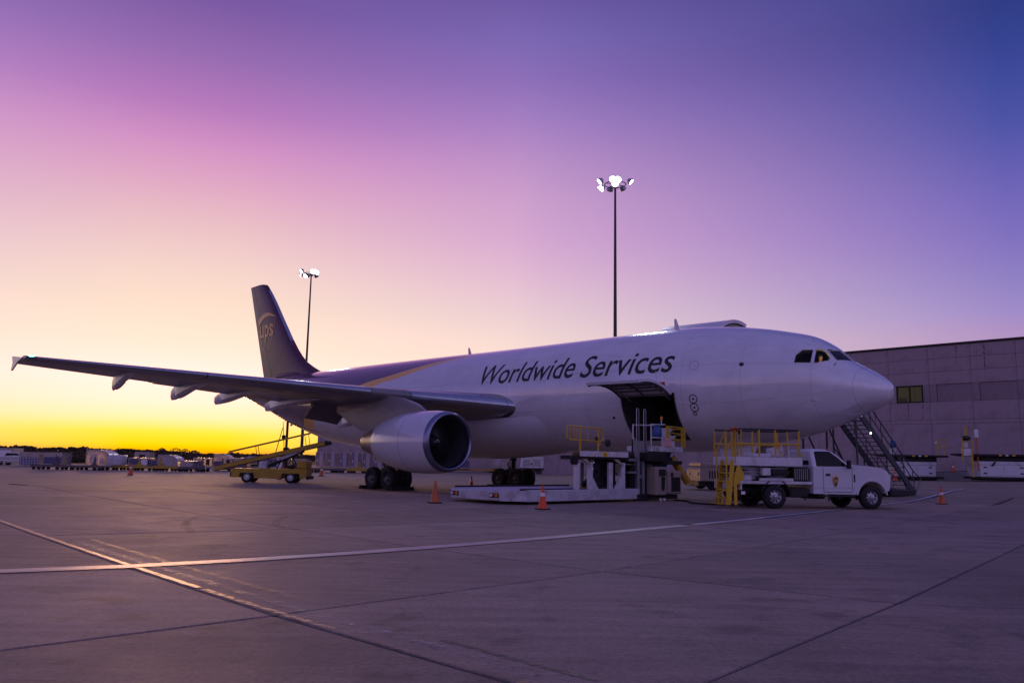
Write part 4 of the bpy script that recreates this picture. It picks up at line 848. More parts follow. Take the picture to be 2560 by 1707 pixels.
# shield emblem on the fin
def shield_pts(w, h, n=10):
    """half-width w, height h, top arc, tapering to a point; origin at the point"""
    P = []
    for i in range(n + 1): a = i / n; P.append((-w + 2 * w * a, h * (.88 + .12 * math.sin(PI * a))))
    for i in range(1, n + 1):
        a = i / n; P.append((w * (1 - a ** 2.2) + 0, h * .88 * (1 - a)))
    for i in range(1, n):
        a = 1 - i / n; P.append((-w * (1 - a ** 2.2), h * .88 * (1 - a)))
    return P
def emblem(fn, w, h, gold, body, parent, name='emblem', crescent=True, fill=None, ew=.06):
    o_ = shield_pts(w, h); i_ = shield_pts(w * (1 - ew / w * 1.0), h * (1 - ew / h * 2.2)); i_ = [(x, z + ew * 1.25) for x, z in i_]
    if fill:
        b = MB(); n = 8
        q = shield_pts(w * .99, h * .99); b.add([fn(x, z + .005 * h, .0) for x, z in q], [tuple(range(len(q)))]); b.build('emblem_field', fill, parent, smooth=0)
    b = MB(); k = len(o_)
    # subdivide the ring so that it lies on the surface
    vs = []; fs = []
    b.loft([[fn(x, z, .004) for x, z in o_], [fn((x + X) / 2, (z + Z) / 2, .004) for (x, z), (X, Z) in zip(o_, i_)], [fn(x, z, .004) for x, z in i_]], capped=False)
    if crescent:
        n = 12; up_ = [(-w + ew + (2 * w - 2 * ew) * i / n, h * (.88 + .12 * math.sin(PI * i / n)) - ew * .6) for i in range(n + 1)]
        lo_ = [(x, z - h * .15 * (1 - (i / n)) ** .8 - .01) for i, (x, z) in enumerate(up_)]
        b.loft([[fn(x, z, .0045) for x, z in up_], [fn((x + X) / 2, (z + Z) / 2, .0045) for (x, z), (X, Z) in zip(up_, lo_)], [fn(x, z, .0045) for x, z in lo_]], capped=False, ring_closed=False)
    b.build(name, gold, parent, smooth=0)
    me = fit_text(body, w * 1.62, h * .42, 0, .015, 8, lambda x, z: fn(-w * .81 + x, h * .30 + z, .005)); me.materials.append(gold); link('emblem_letters', me, parent)
emblem(lambda x, z, o: Vector((50.05 - x + (z - 1.8) * .10, finy(50.05 - x + (z - 1.8) * .10, 9.85 + z) + o + .02, 9.85 + z)), 1.62, 3.62, M['gold'], 'ups', fin)
for s in (1, -1):
    rr = []
    for i in range(7):
        f = i / 6; y = .6 + 7.5 * f; xl = 45.6 + 5.6 * f; xt = 51.2 + 2.4 * f; z = 6.55 + .72 * f
        rr.append([Vector((q.x, q.y * s, q.z)) for q in slice_ring((xl, y, z), (xt, y, z - .05), .10, 0, .72, 10, 0)])
    b = MB(); b.loft(rr); st = b.build('tailplane', M['acgrey'], plane, smooth=40)
    rr = []
    for i in range(7):
        f = i / 6; y = .9 + 7.2 * f; xl = 45.6 + 5.6 * (y - .6) / 7.5; xt = 51.2 + 2.4 * (y - .6) / 7.5; z = 6.55 + .72 * (y - .6) / 7.5
        rr.append([Vector((q.x, q.y * s, q.z)) for q in slice_ring((xl, y, z), (xt, y, z - .05), .10, .725, 1, 8, 0)])
    b = MB(); b.loft(rr); b.build('elevator', M['acgrey'], st, smooth=40)

# ------------------------------------------------------------------ landing gear
def wheel_mb(c_, R_, w, axis='Y', n=28, hub=.55):
    b = MB(); h = w / 2
    b.lathe([(-h * .62, R_ * hub), (-h * .9, R_ * hub * 1.05), (-h, R_ * .78), (-h * .82, R_ * .95), (-h * .45, R_), (h * .45, R_), (h * .82, R_ * .95), (h, R_ * .78), (h * .9, R_ * hub * 1.05), (h * .62, R_ * hub)], c_, axis, n, 0, capped=False)
    for sgn in (-1, 1):
        b.lathe([(sgn * h * .62, R_ * hub), (sgn * h * .8, R_ * hub * .97), (sgn * h * .5, R_ * hub * .8), (sgn * h * .35, R_ * .3), (sgn * h * .75, R_ * .2), (sgn * h * .85, R_ * .12), (sgn * h * .87, .001)], c_, axis, n, 1, capped=False)
    return b
M['hub'] = mat('wheel_hub_grey', (.12, .12, .125), .45, .5, var=.2, dirt=(.05, .045, .04))
for s in (1, -1):
    g = Vector((25.54, 4.8 * s, 0))
    b = MB(); b.pipe([(25.54, 4.8 * s, .7), (25.54, 4.8 * s, 1.9)], .14, 12); b.pipe([(25.54, 4.8 * s, 1.7), (25.45, 4.75 * s, 4.3)], .2, 12); b.pipe([(25.5, 4.6 * s, 2.2), (25.3, 2.6 * s, 3.6)], .09, 8); b.pipe([(25.5, 4.8 * s, 1.9), (24.2, 4.7 * s, 4.0)], .07, 8); b.pipe([(25.75, 4.8 * s, 1.0), (26.1, 4.8 * s, 1.5), (25.7, 4.8 * s, 2.0)], .05, 6)
    gear = b.build('main_gear', M['dark'], plane)
    b = MB(); b.pipe([(24.65, 4.8 * s, .64), (26.43, 4.8 * s, .64)], .15, 10)
    for X in (24.77, 26.31): b.pipe([(X, 4.25 * s, .62), (X, 5.35 * s, .62)], .09, 8)
    b.build('bogie_beam', M['dark'], gear)
    for X in (24.77, 26.31):
        for dy in (-.46, .46): wheel_mb((X, 4.8 * s + dy, .615), .615, .42).build('wheel', [M['tyre'], M['hub']], gear, smooth=40)
    b = MB(); b.prism([(25.0, 5.25 * s, 1.9), (26.2, 5.25 * s, 1.9), (26.5, 5.45 * s, 4.0), (24.8, 5.45 * s, 4.0)], (0, .04 * s, 0)); b.build('gear_door', M['acwhite'], gear)
b = MB(); b.pipe([(6.7, 0, .55), (6.7, 0, 1.6)], .1, 10); b.pipe([(6.7, 0, 1.5), (6.55, 0, 3.2)], .15, 10); b.pipe([(6.7, 0, 1.7), (5.4, 0, 2.8)], .06, 8); b.pipe([(6.7, -.42, .68), (6.7, .42, .68)], .06, 8); ng = b.build('nose_gear', M['dark'], plane)
for dy in (-.3, .3): wheel_mb((6.7, dy, .69), .49, .32).build('wheel', [M['tyre'], M['hub']], ng, smooth=40)
for dy in (-.7, .7):
    b = MB(); b.prism([(5.6, dy, 1.75), (6.9, dy, 1.75), (7.2, dy * .8, 2.5), (5.3, dy * .8, 2.5)], (0, .03, 0)); b.build('gear_door', M['acwhite'], ng)
# ------------------------------------------------------------------ person in the cockpit
def A2W(p): 
    v = Matrix.Rotation(PI - PSI, 3, 'Z') @ Vector(p); return v + Vector((14.3807, 30.7647, 0))
def skin_body(name, pts, edges, m, parent=None, sub=2):
    me = bpy.data.meshes.new(name); me.from_pydata([p[:3] for p in pts], edges, []); o = link(name, me, parent); me.materials.append(m)
    md = o.modifiers.new('skin', 'SKIN'); md.use_smooth_shade = True
    for v, p in zip(me.skin_vertices[0].data, pts): v.radius = (p[3], p[4] if len(p) > 4 else p[3])
    me.skin_vertices[0].data[0].use_root = True
    s_ = o.modifiers.new('sub', 'SUBSURF'); s_.levels = sub; s_.render_levels = sub
    bpy.context.view_layer.update(); me2 = bpy.data.meshes.new_from_object(o.evaluated_get(bpy.context.evaluated_depsgraph_get())); o.modifiers.clear(); o.data = me2
    if not me2.materials: me2.materials.append(m)
    me2.polygons.foreach_set('use_smooth', [True] * len(me2.polygons)); return o
hp = A2W((2.44, .86, 0)); 
per = thing('person', 'person in a yellow vest leaning in the lit cockpit side window', 'person', (hp.x, hp.y, 5.36), PI - PSI)
# seated, facing forward (-X), head turned to the window; one continuous body
skin_body('body', [(0, 0, 0, .15, .18), (-.02, 0, .16, .13, .17), (-.05, .02, .30, .10, .12), (-.08, .03, .39, .05), (-.10, .05, .47, .075, .085), (-.12, .06, .57, .085, .09), (-.12, .06, .66, .06),
                   (-.03, .19, .26, .06), (-.12, .26, .06, .045), (-.30, .30, .02, .035), (-.40, .28, .06, .03), (-.03, -.19, .26, .06), (-.14, -.24, .06, .045), (-.32, -.16, .0, .035)],
          [(0, 1), (1, 2), (2, 3), (3, 4), (4, 5), (5, 6), (2, 7), (7, 8), (8, 9), (9, 10), (2, 11), (11, 12), (12, 13)], M['skin'], per)
b = MB(); b.loft([[(x + rx * math.cos(2 * PI * j / 16), y + ry * math.sin(2 * PI * j / 16), z) for j in range(16)] for x, y, z, rx, ry in ((0, 0, -.05, .16, .2), (-.01, 0, .1, .15, .2), (-.04, .01, .24, .13, .2), (-.06, .02, .33, .08, .12))]); b.build('vest', M['shirt'], per, smooth=60)
b = MB(); b.sphere((-.10, .06, .61), .105, 8, sc=(1.05, .95, .95)); b.v = [(x + .02, y - .005, max(z, .57)) for x, y, z in b.v]; b.build('hair', M['hair'], per, smooth=60)
b = MB()
for k in range(5): b.pipe([(-.40, .255 + .02 * k, .06), (-.46 - .01 * (k in (1, 2, 3)), .255 + .02 * k, .075), (-.49, .255 + .02 * k, .05)], [.011, .01, .008], 6)
b.sphere((-.41, .295, .06), .04, 6, sc=(1.1, 1.2, .5)); b.build('hand', M['skin'], per, smooth=60)
b = MB(); b.sphere((-.195, .10, .545), .018, 5, sc=(1.4, .8, 1.2)); b.build('nose', M['skin'], per)
ld = bpy.data.lights.new('cockpit_lamp', 'POINT'); ld.energy = 2.4; ld.color = (1, .72, .2); ld.shadow_soft_size = .08
lo = bpy.data.objects.new('cockpit_lamp', ld); COL.objects.link(lo); lo.parent = plane; lo.location = (2.2, 1.22, 5.74)

# ------------------------------------------------------------------ service truck with lift platform
def road_wheel(b_parent, c_, R_, w, side, rim='galv'):
    b = MB(); h = w / 2
    b.lathe([(-h * .7, R_ * .56), (-h, R_ * .66), (-h * .95, R_ * .88), (-h * .6, R_), (h * .6, R_), (h * .95, R_ * .88), (h, R_ * .66), (h * .7, R_ * .56)], c_, 'Y', 32, 0, capped=False)
    for k in range(36):
        a = 2 * PI * k / 36; q = Vector(c_) + Vector((math.cos(a) * R_, 0, math.sin(a) * R_)); b.box(q, (.02, w * .55, .02), 0, 0, Matrix.Rotation(-a, 3, 'Y'))
    wo_ = b.build('wheel', [M['tyre']], b_parent, smooth=40)
    b = MB(); s = side
    b.lathe([(s * h * .7, R_ * .57), (s * h * .85, R_ * .55), (s * h * .5, R_ * .5), (s * h * .35, R_ * .42), (s * h * .55, R_ * .30), (s * h * .6, R_ * .2), (s * h * 1.0, R_ * .17), (s * h * 1.1, R_ * .12), (s * h * 1.12, .001)], c_, 'Y', 32, 0, capped=False)
    b.build('rim', M[rim], wo_, smooth=40)
    b = MB()
    for k in range(8):
        a = 2 * PI * (k + .5) / 8; b.box(Vector(c_) + Vector((math.cos(a) * R_ * .41, s * h * .44, math.sin(a) * R_ * .41)), (.07, .03, .05), .01, 0, Matrix.Rotation(-a, 3, 'Y'))
    tag(b.build('rim_slot', M['ink'], wo_), kind='stuff')
tr = thing('service_truck', 'white single-cab truck with yellow-railed lift platform, parked under the nose', 'truck', (9.02, 29.74, .21), R(12)); tr.scale = (1.02, 1.02, 1.02)
arc = [(4.4 + .58 * math.cos(R(a)), .40 + .60 * math.sin(R(a))) for a in range(165, 9, -12)]
prof = [(1.62, .52), (3.80, .50)] + arc + [(5.02, .56), (5.22, .66), (5.27, .92), (5.24, 1.18), (5.12, 1.33), (4.8, 1.43), (4.3, 1.48), (3.78, 1.50), (3.4, 1.46), (1.62, 1.44)]
rr = []
for y, ins_, dz in ((-1.0, .05, .0), (-.985, .0, 0), (-.8, -.0, .025), (-.4, -.02, .05), (0, -.03, .055), (.4, -.02, .05), (.8, 0, .025), (.985, 0, 0), (1.0, .05, 0)):
    rr.append([(x - (ins_ if x > 4.9 else 0) - (.12 * abs(y) ** 3 if x > 4.95 else 0), y * (1 - .02 * (z < .6)), z + (dz if z > 1.2 else 0)) for x, z in prof])
b = MB(); b.loft(rr); body = b.build('body', M['white_clean'], tr, smooth=28)
# greenhouse
def gh(z):   # x rear, x front, half width at height z
    f = (z - 1.43) / .62; return 1.64 + .05 * f ** 2, 3.72 - .92 * f - .1 * f * f, .965 - .17 * f - .05 * f * f
rr = []
for z in (1.42, 1.55, 1.7, 1.85, 1.96, 2.02, 2.055):
    a, f, w = gh(min(z, 2.02)); s_ = .0 if z < 2 else (z - 2.0) * 2.4
    a += s_; f -= s_ * 1.5; w -= s_
    rr.append([(a, -w + .06, z), (a + .06, -w, z), (f - .12, -w, z), (f, -w + .14, z), (f + .05, 0, z), (f, w - .14, z), (f - .12, w, z), (a + .06, w, z), (a, w - .06, z)])
b = MB(); b.loft(rr); cab = b.build('cab_roof', M['white_clean'], tr, smooth=30)
def side_glass(pts, s, name='window'):
    bm = bmesh.new(); bm.faces.new([bm.verts.new((x, 0, z)) for x, z in pts])
    for z in (1.55, 1.7, 1.85, 1.96): bmesh.ops.bisect_plane(bm, geom=bm.verts[:] + bm.edges[:] + bm.faces[:], plane_co=(0, 0, z), plane_no=(0, 0, 1))
    for v in bm.verts: v.co.y = s * (gh(v.co.z)[2] + .008)
    me = bpy.data.meshes.new(name); bm.to_mesh(me); bm.free(); me.materials.append(M['glass']); return link(name, me, cab)
for s in (-1, 1):
    side_glass([(1.82, 1.455), (1.84, 1.94), (1.93, 1.97), (2.62, 1.97), (2.98, 1.76), (3.36, 1.50), (3.40, 1.452)], s)
    b = MB(); b.pipe([(3.02, s * (gh(1.74)[2] + .004), 1.74), (3.06, s * .968, 1.42)], .014, 6); b.build('window_divider', M['plastic'], cab)
    b = MB(); b.box((3.33, s * 1.12, 1.53), (.12, .2, .30), .03); b.bar((3.35, s * .96, 1.45), (3.33, s * 1.06, 1.47), .06); b.build('mirror', M['plastic'], tr)
    d = MB()
    for (x0, z0, x1, z1) in ((2.12, .56, 2.12, 1.42), (3.58, .62, 3.58, 1.40), (2.12, .585, 3.58, .585)):
        d.bar((x0, s * 1.002, z0), (x1, s * 1.002, z1), .004, .012)
    d.build('door_seam', M['ink'], body)
    b = MB(); b.box((2.36, s * 1.008, 1.17), (.23, .03, .075), .012); b.build('door_handle', M['plastic'], body)
    b = MB(); b.box((3.70, s * 1.006, 1.06), (.07, .014, .26), .01); b.build('fender_vent', M['plastic'], body)
    b = MB(); b.bar((1.64, s * 1.003, .74), (3.78, s * 1.003, .74), .006, .02); b.build('body_crease', M['white'], body)
    b = MB(); b.box((5.17, s * .83, 1.06), (.16, .30, .28), .04); b.build('headlight', M['chrome'], body)
    b = MB(); b.loft([[(4.4 + r * math.cos(R(a)), s * (1.0 + o), .40 + r * math.sin(R(a))) for a in range(170, 4, -10)] for r, o in ((.56, .003), (.60, .018), (.62, .003))], capped=False, ring_closed=False); b.build('wheel_arch_trim', M['white_clean'], body)
    b = MB(); b.b2(1.9, 3.7, s * .85, s * 1.03, .42, .47, .01); b.build('running_board', M['plastic'], tr)
f_ = [gh(1.5), gh(1.95)]
b = MB(); b.add([(f_[0][1] + .012, -f_[0][2] + .18, 1.5), (f_[0][1] + .06, 0, 1.5), (f_[0][1] + .012, f_[0][2] - .18, 1.5), (f_[1][1] + .012, f_[1][2] - .18, 1.95), (f_[1][1] + .06, 0, 1.95), (f_[1][1] + .012, -f_[1][2] + .18, 1.95)], [(0, 1, 4, 5), (1, 2, 3, 4)]); b.build('windscreen', M['glass'], cab, smooth=0)
b = MB(); b.add([(1.632, -.7, 1.5), (1.632, .7, 1.5), (1.675, .66, 1.93), (1.675, -.66, 1.93)], [(0, 1, 2, 3)]); b.build('rear_window', M['glass'], cab, smooth=0)
b = MB(); b.b2(5.12, 5.29, -.66, .66, .80, 1.22, .03)
for k in range(4): b.b2(5.28, 5.31, -.62, .62, .85 + .08 * k, .88 + .08 * k, .005)
b.build('grille', M['plastic'], tr)
b = MB(); b.box((5.3, 0, .58), (.26, 1.98, .28), .06); b.build('front_bumper', M['plastic'], tr)
for k in (-.6, -.3, 0, .3, .6):
    b = MB(); b.box((2.72 + .03, k, 2.065), (.1, .07, .035), .012); b.build('cab_marker_lamp', M['amber'], tr)
emblem(lambda x, z, o: Vector((2.72 + x, -1.004 - o, .735 + z)), .15, .40, M['gold'], 'ups', tr, fill=M['brown'], ew=.012)
for x, y in ((0, -.84), (0, .84), (4.4, -.86), (4.4, .86)): road_wheel(tr, (x, y, .41), .41, .27, -1 if y < 0 else 1)
b = MB()
for y in (-.42, .42): b.b2(-1.75, 4.9, y - .05, y + .05, .50, .70, .01)
for x in (-1.4, -.4, .9, 2.2): b.b2(x - .04, x + .04, -.42, .42, .55, .68)
b.pipe([(0, -.8, .41), (0, .8, .41)], .09, 10); b.pipe([(4.4, -.8, .41), (4.4, .8, .41)], .07, 10); b.sphere((0, 0, .41), .2, 8)
b.b2(.55, 1.4, -.95, -.5, .38, .72, .04); b.b2(2.3, 3.3, .3, .8, .3, .5, .05); b.build('chassis', M['dark'], tr)
# flat bed and lift
b = MB(); b.b2(-1.62, 1.56, -1.0, 1.0, .82, .92, .015); b.b2(-1.62, -1.55, -1.0, 1.0, .62, .82, .01); bed = b.build('flat_bed', M['white'], tr)
b = MB(); b.loft([[(r * math.cos(R(a)), y, .41 + r * math.sin(R(a)) * 1.05) for a in range(165, 14, -12)] for r, y in ((.52, -1.005), (.56, -1.01), (.56, -.6), (.52, -.6))], capped=False, ring_closed=False, loop=True); b.build('mudguard', M['plastic'], tr)
b = MB(); b.b2(-.62, .66, -1.012, -.985, .92, 1.02, .01); b.build('wheel_arch_panel', M['white'], tr)
b = MB(); b.b2(.75, 1.5, -.9, .6, .925, 1.41, .02, 0)
for k in range(7): b.b2(.80 + .1 * k, .825 + .1 * k, -.915, -.9, .98, 1.36, .003, 1)
b.build('hydraulic_cabinet', [M['dark'], M['galv']], tr)
b = MB()
for y in (-.72, .72):
    for (x0, z0, x1, z1) in ((-1.45, .97, .55, 1.17), (.55, .97, -1.45, 1.17), (-1.45, 1.17, .55, 1.38), (.55, 1.17, -1.45, 1.38)): b.bar((x0, y, z0), (x1, y, z1), .06, .12)
for x in (-1.45, -.45, .55):
    for z in (.97, 1.17, 1.38): b.pipe([(x, -.8, z), (x, .8, z)], .04, 8)
b.build('scissor_lift', M['steel'], tr)
for q in ((-1.5, -.95, -.93, -.62, .93, 1.10), (-.45, -.15, -.96, -.70, 1.1, 1.36)):
    b = MB(); b.b2(*q, .02); b.build('equipment_box', M['white'], tr)
b = MB(); b.pipe([(-.6, -.78, 1.0), (.5, -.78, 1.28)], .05, 8); b.b2(-.1, .5, -.95, -.6, 1.12, 1.32, .03); b.build('lift_cylinder', M['dark'], tr)
b = MB(); b.b2(-2.05, 1.15, -.98, .62, 1.42, 1.72, .02); plat = b.build('platform', M['white'], tr)
b = MB(); b.b2(-1.0, .2, -.4, .3, 1.73, 1.86, .02); b.box((.7, .2, 1.9), (.5, .5, .33), .04); b.build('platform_gear', M['white'], plat)
b = MB(); b.pipe([(.62, -.35, 1.73), (.62, -.35, 2.2), (.95, -.35, 2.2), (.95, -.35, 1.73)], .03, 6); b.build('platform_hoop', M['white'], plat)
b = MB(); b.lathe([(2.06, .07), (2.26, .075), (2.28, .03)], (.78, .1, 0), 'Z', 12); b.build('beacon', M['amber'], plat)
def rail(pts, posts, zt, zb, name, parent, r=.024, mid=True, top='yellow'):
    b = MB(); b.pipe(pts(zt), r * 1.15, 8); b.build('top_rail', M[top], parent)
    b = MB()
    if mid: b.pipe(pts((zt + zb) / 2 - .02), r, 8)
    for x, y in posts: b.pipe([(x, y, zb), (x, y, zt)], r * 1.25, 8)
    b.build(name, M['yellow'], parent)
pp = lambda z: [(-1.95, -.93, z), (1.0, -.93, z), (1.1, -.83, z), (1.1, .47, z), (1.0, .57, z), (-1.95, .57, z)]
rail(pp, [(-1.95, -.93), (-1.5, -.93), (-.55, -.93), (.05, -.93), (1.05, -.9), (1.1, -.1), (1.05, .54), (.0, .57), (-1.2, .57), (-1.95, .57)], 2.66, 1.72, 'railing', plat, .028, True, 'plastic')
b = MB()
for x, d in ((-1.6, .25), (.05, -.3), (.85, -.28)): b.pipe([(x, -.93, 2.14), (x - d, -.93, 1.76)], .022, 6)
b.build('rail_brace', M['yellow'], plat)
for (x, y) in ((-1.97, -.935), (-1.72, -.935), (-2.1, -.935)):
    b = MB(); b.pipe([(x, y, 1.72), (x, y, 2.72)], .035, 8); b.build('gate_post', M['yellow'], plat)
for x in (-2.1, -1.72):
    b = MB(); b.box((x, -.97, 2.63), (.16, .1, .1), .02); b.build('tail_lamp', M['red'], plat)
# ladder steps at the back
b = MB()
for i in range(5):
    z = .30 + .28 * i; x = -2.86 + .05 * i; b.b2(x - .12, x + .18, -.95, -.25, z, z + .05, .01)
for y in (-.97, -.23): b.prism([(-2.98, y, .12), (-2.76, y, .12), (-2.52, y, 1.6), (-2.72, y, 1.6)], (0, .03, 0))
b.prism([(-2.62, -.985, .12), (-2.42, -.985, .12), (-2.42, -.985, .80), (-1.95, -.985, .85), (-2.0, -.985, 1.2), (-2.2, -.985, 1.42), (-2.38, -.985, 1.42), (-2.62, -.985, 1.0)], (0, .03, 0))
lad = b.build('access_steps', M['yellow'], tr, loc=(.55, 0, 0))
b = MB()
for y in (-.97, -.23): b.pipe([(-3.0, y, .3), (-3.0, y, 1.85), (-2.62, y, 2.6), (-2.62, y, 1.5)], .03, 8)
b.b2(-3.35, -3.0, -.95, -.25, .14, .17, .005)
for x in (-3.35, -3.18): b.pipe([(x, -.95, .14), (x, -.95, .5)], .02, 6)
b.pipe([(-3.35, -.95, .5), (-3.0, -.95, .62)], .02, 6); b.build('hand_rail', M['yellow'], lad)
b = MB(); b.box((-1.66, -.7, .74), (.05, .3, .12), .01, 0); b.build('rear_lamp', M['red'], tr)
b = MB(); b.box((-1.5, -1.0, .52), (.22, .015, .1), .004); b.build('number_plate', M['sign_w'], tr)

# the truck is a short-wheelbase one: bring the drawn lengths to 3.68 m between the axles
TX = [(-4, -3.2), (-3.35, -2.65), (-2.05, -1.52), (-1.62, -1.3), (-.65, -.65), (.66, .66), (1.62, 1.42), (3.6, 2.93), (3.78, 3.06), (5.05, 4.33), (5.4, 4.6)]
def tx(x):
    for (a, p), (b_, q) in zip(TX, TX[1:]):
        if a <= x <= b_: return p + (q - p) * (x - a) / (b_ - a)
    return x
for o in [c_ for c_ in tr.children] + [g for c_ in tr.children for g in c_.children]:
    w_ = o.name.split('.')[0]; ox = o.location.x
    if w_ in ('wheel', 'rim', 'rim_slot'):
        d = -.72 if max(v.co.x for v in o.data.vertices) > 2 else 0
        for v in o.data.vertices: v.co.x += d
    else:
        for v in o.data.vertices: v.co.x = tx(v.co.x + ox) - ox
    o.data.update()

# ------------------------------------------------------------------ cargo loader at the open lower door (aircraft frame)
lod = thing('cargo_loader', 'white cargo loader with low roller deck and raised bridge at the open lower door', 'cargo loader', (14.3807, 30.7647, .205), PI - PSI)
M['worn_white'] = mat('chipped_white_paint', (.5, .5, .54), .45, var=.1, dirt=(.22, .13, .1), dscale=2.6, damt=.75, bump=.15)
# low platform: outer end at y = 12.45, near side at x = 7.6
b = MB(); b.prism([(7.76, 11.7, .12), (8.3, 12.28, .12), (10.8, 12.28, .12), (11.28, 11.7, .12), (11.28, 5.7, .12), (7.76, 5.7, .12)], (0, 0, .27)); b.build('deck_frame', M['dark'], lod, smooth=0)
for x0, x1 in ((7.60, 7.74), (11.3, 11.44)):
    b = MB(); b.b2(x0, x1, 5.6, 11.75, .10, .50, .02); b.build('side_beam', M['worn_white'], lod)
b = MB(); b.b2(8.25, 10.85, 12.3, 12.46, .12, .46, .02); b.prism([(7.6, 11.76, .12), (7.74, 11.76, .12), (8.24, 12.3, .12), (8.24, 12.46, .12)], (0, 0, .36)); b.prism([(11.3, 11.76, .12), (11.44, 11.76, .12), (10.86, 12.46, .12), (10.86, 12.3, .12)], (0, 0, .36)); eb = b.build('end_beam', M['worn_white'], lod)
for x in (8.5, 10.6):
    b = MB(); b.box((x, 12.465, .30), (.46, .03, .15), .03); b.build('lamp_recess', M['ink'], eb)
    for dx, m in ((-.13, 'amber'), (.0, 'red'), (.13, 'sign_w')):
        b = MB(); b.lathe([(0, .052), (.02, .05), (.025, .001)], (x + dx, 12.482, .30), 'Y', 14); b.build('marker_lamp', M[m], eb)
for k in range(26):
    b = MB(); y = 5.85 + .245 * k; b.pipe([(7.8, y, .44), (11.25, y, .44)], .045, 8); b.build('roller', M['galv'], lod)
b = MB(); b.b2(7.76, 7.86, 5.7, 11.9, .40, .54, .01); b.b2(11.2, 11.29, 5.7, 11.9, .40, .54, .01); b.build('roller_guide', M['dark'], lod)
b = MB(); b.b2(7.755, 7.87, 7.9, 8.9, .545, .56); b.build('yellow_edge_mark', M['yellow'], lod, smooth=0)
# uprights and hydraulics
for (x, y) in ((7.72, 9.16), (7.72, 8.42), (7.72, 7.26), (7.72, 6.52), (11.25, 4.9), (11.25, 3.8)):
    b = MB(); b.b2(x - .06, x + .06, y - .11, y + .11, .5, 1.48, .012); b.build('upright', M['white'], lod)
b = MB(); b.prism([(7.7, 6.45, .5), (7.7, 7.0, .5), (7.7, 6.62, 1.0), (7.7, 6.45, 1.0)], (.08, 0, 0)); b.prism([(7.7, 8.5, .5), (7.7, 7.95, .5), (7.7, 8.32, 1.0), (7.7, 8.5, 1.0)], (.08, 0, 0)); b.build('gusset', M['white'], lod, smooth=0)
b = MB()
for x, y0, y1 in ((8.0, 8.5, 6.5), (9.3, 7.0, 5.2)):
    b.bar((x, y0, .6), (x, y1, 1.65), .1, .16); b.bar((x, y1, .6), (x, y0, 1.65), .1, .16)
b.prism([(7.9, 8.6, .55), (9.6, 6.6, .55), (9.6, 5.2, .55), (7.9, 6.4, .55)], (0, 0, .2)); b.prism([(8.0, 8.1, .75), (9.2, 6.8, .75), (9.2, 5.6, .75), (8.0, 6.6, .75)], (0, 0, .75)); b.build('scissor_arm', M['dark'], lod)
b = MB(); b.pipe([(8.0, 8.1, .6), (8.0, 7.9, 1.5)], .05, 8); b.pipe([(8.05, 7.5, .6), (8.05, 7.9, 1.2)], .03, 8); b.build('hydraulic_ram', M['chrome'], lod)
# raised bridge
b = MB(); b.prism([(7.62, 9.3, 1.6), (7.62, 6.3, 1.6), (10.3, 6.3, 1.6)], (0, 0, .12)); b.b2(7.6, 7.9, 9.3, 9.72, 1.66, 1.71); b.b2(7.8, 11.2, 3.05, 6.29, 1.59, 1.74, .01); b.build('bridge_deck', M['dark'], lod)
b = MB(); b.b2(7.55, 7.63, 6.35, 9.1, 1.68, 1.88, .01); br = b.build('bridge_panel', M['white'], lod)
for y, m in ((8.35, 'sign_w'), (7.75, 'sign_y'), (7.25, 'sign_w')):
    b = MB(); w = .16 if m == 'sign_y' else .1; b.b2(7.542, 7.548, y - w, y + w, 1.70, 1.86); s_ = b.build('warning_sign', M[m], br, smooth=0)
    b = MB(); b.prism([(7.538, y - .055, 1.73), (7.538, y + .055, 1.73), (7.538, y, 1.83)], (.003, 0, 0)); b.build('warning_triangle', M['amber' if m == 'sign_w' else 'ink'], s_, smooth=0)
for y0, y1 in ((9.0, 8.55), (6.95, 6.55)):
    b = MB(); b.prism([(7.58, y0, 1.6), (7.58, y0 - .25 if y0 > 8 else y0 + .25, 1.6), (7.58, y1 - .1 if y0 > 8 else y1 + .2, 1.38), (7.58, y1 + .1 if y0 > 8 else y1, 1.38)], (.05, 0, 0)); b.build('bracket', M['beige'], br, smooth=0)
b = MB(); b.pipe([(7.6, 9.3, 1.5), (7.8, 9.3, 1.5)], .12, 14); b.build('guide_wheel', M['tyre'], lod)
# yellow side rail of the bridge
b = MB(); x = 7.6; T, Bt = 2.76, 2.26
b.pipe([(x, 9.65, Bt), (x, 9.82, Bt + .06), (x, 9.84, T - .06), (x, 9.7, T), (x, 8.0, T - .03), (x, 7.88, T - .1), (x, 7.8, Bt + .1), (x, 7.92, Bt)], .026, 8)
b.pipe([(x, 9.65, Bt), (x, 7.92, Bt)], .026, 8)
for y in (9.1, 8.1): b.pipe([(x, y, 1.88), (x, y, T + .02)], .034, 8)
for y in (9.65, 9.42, 9.28, 8.68): b.pipe([(x, y, Bt), (x, y, T)], .016, 6)
b.pipe([(x, 8.1, 2.05), (x, 7.95, 2.2)], .02, 6); b.build('bridge_rail', M['yellow'], lod)
b = MB(); b.lathe([(0, .02), (.01, .14), (.05, .15), (.06, .001)], (7.55, 7.55, 2.2), 'X', 16); b.bar((7.6, 7.9, 2.22), (7.58, 7.6, 2.22), .03); b.box((7.6, 8.2, 2.35), (.1, .1, .14), .02); b.build('work_light', M['plastic'], lod)
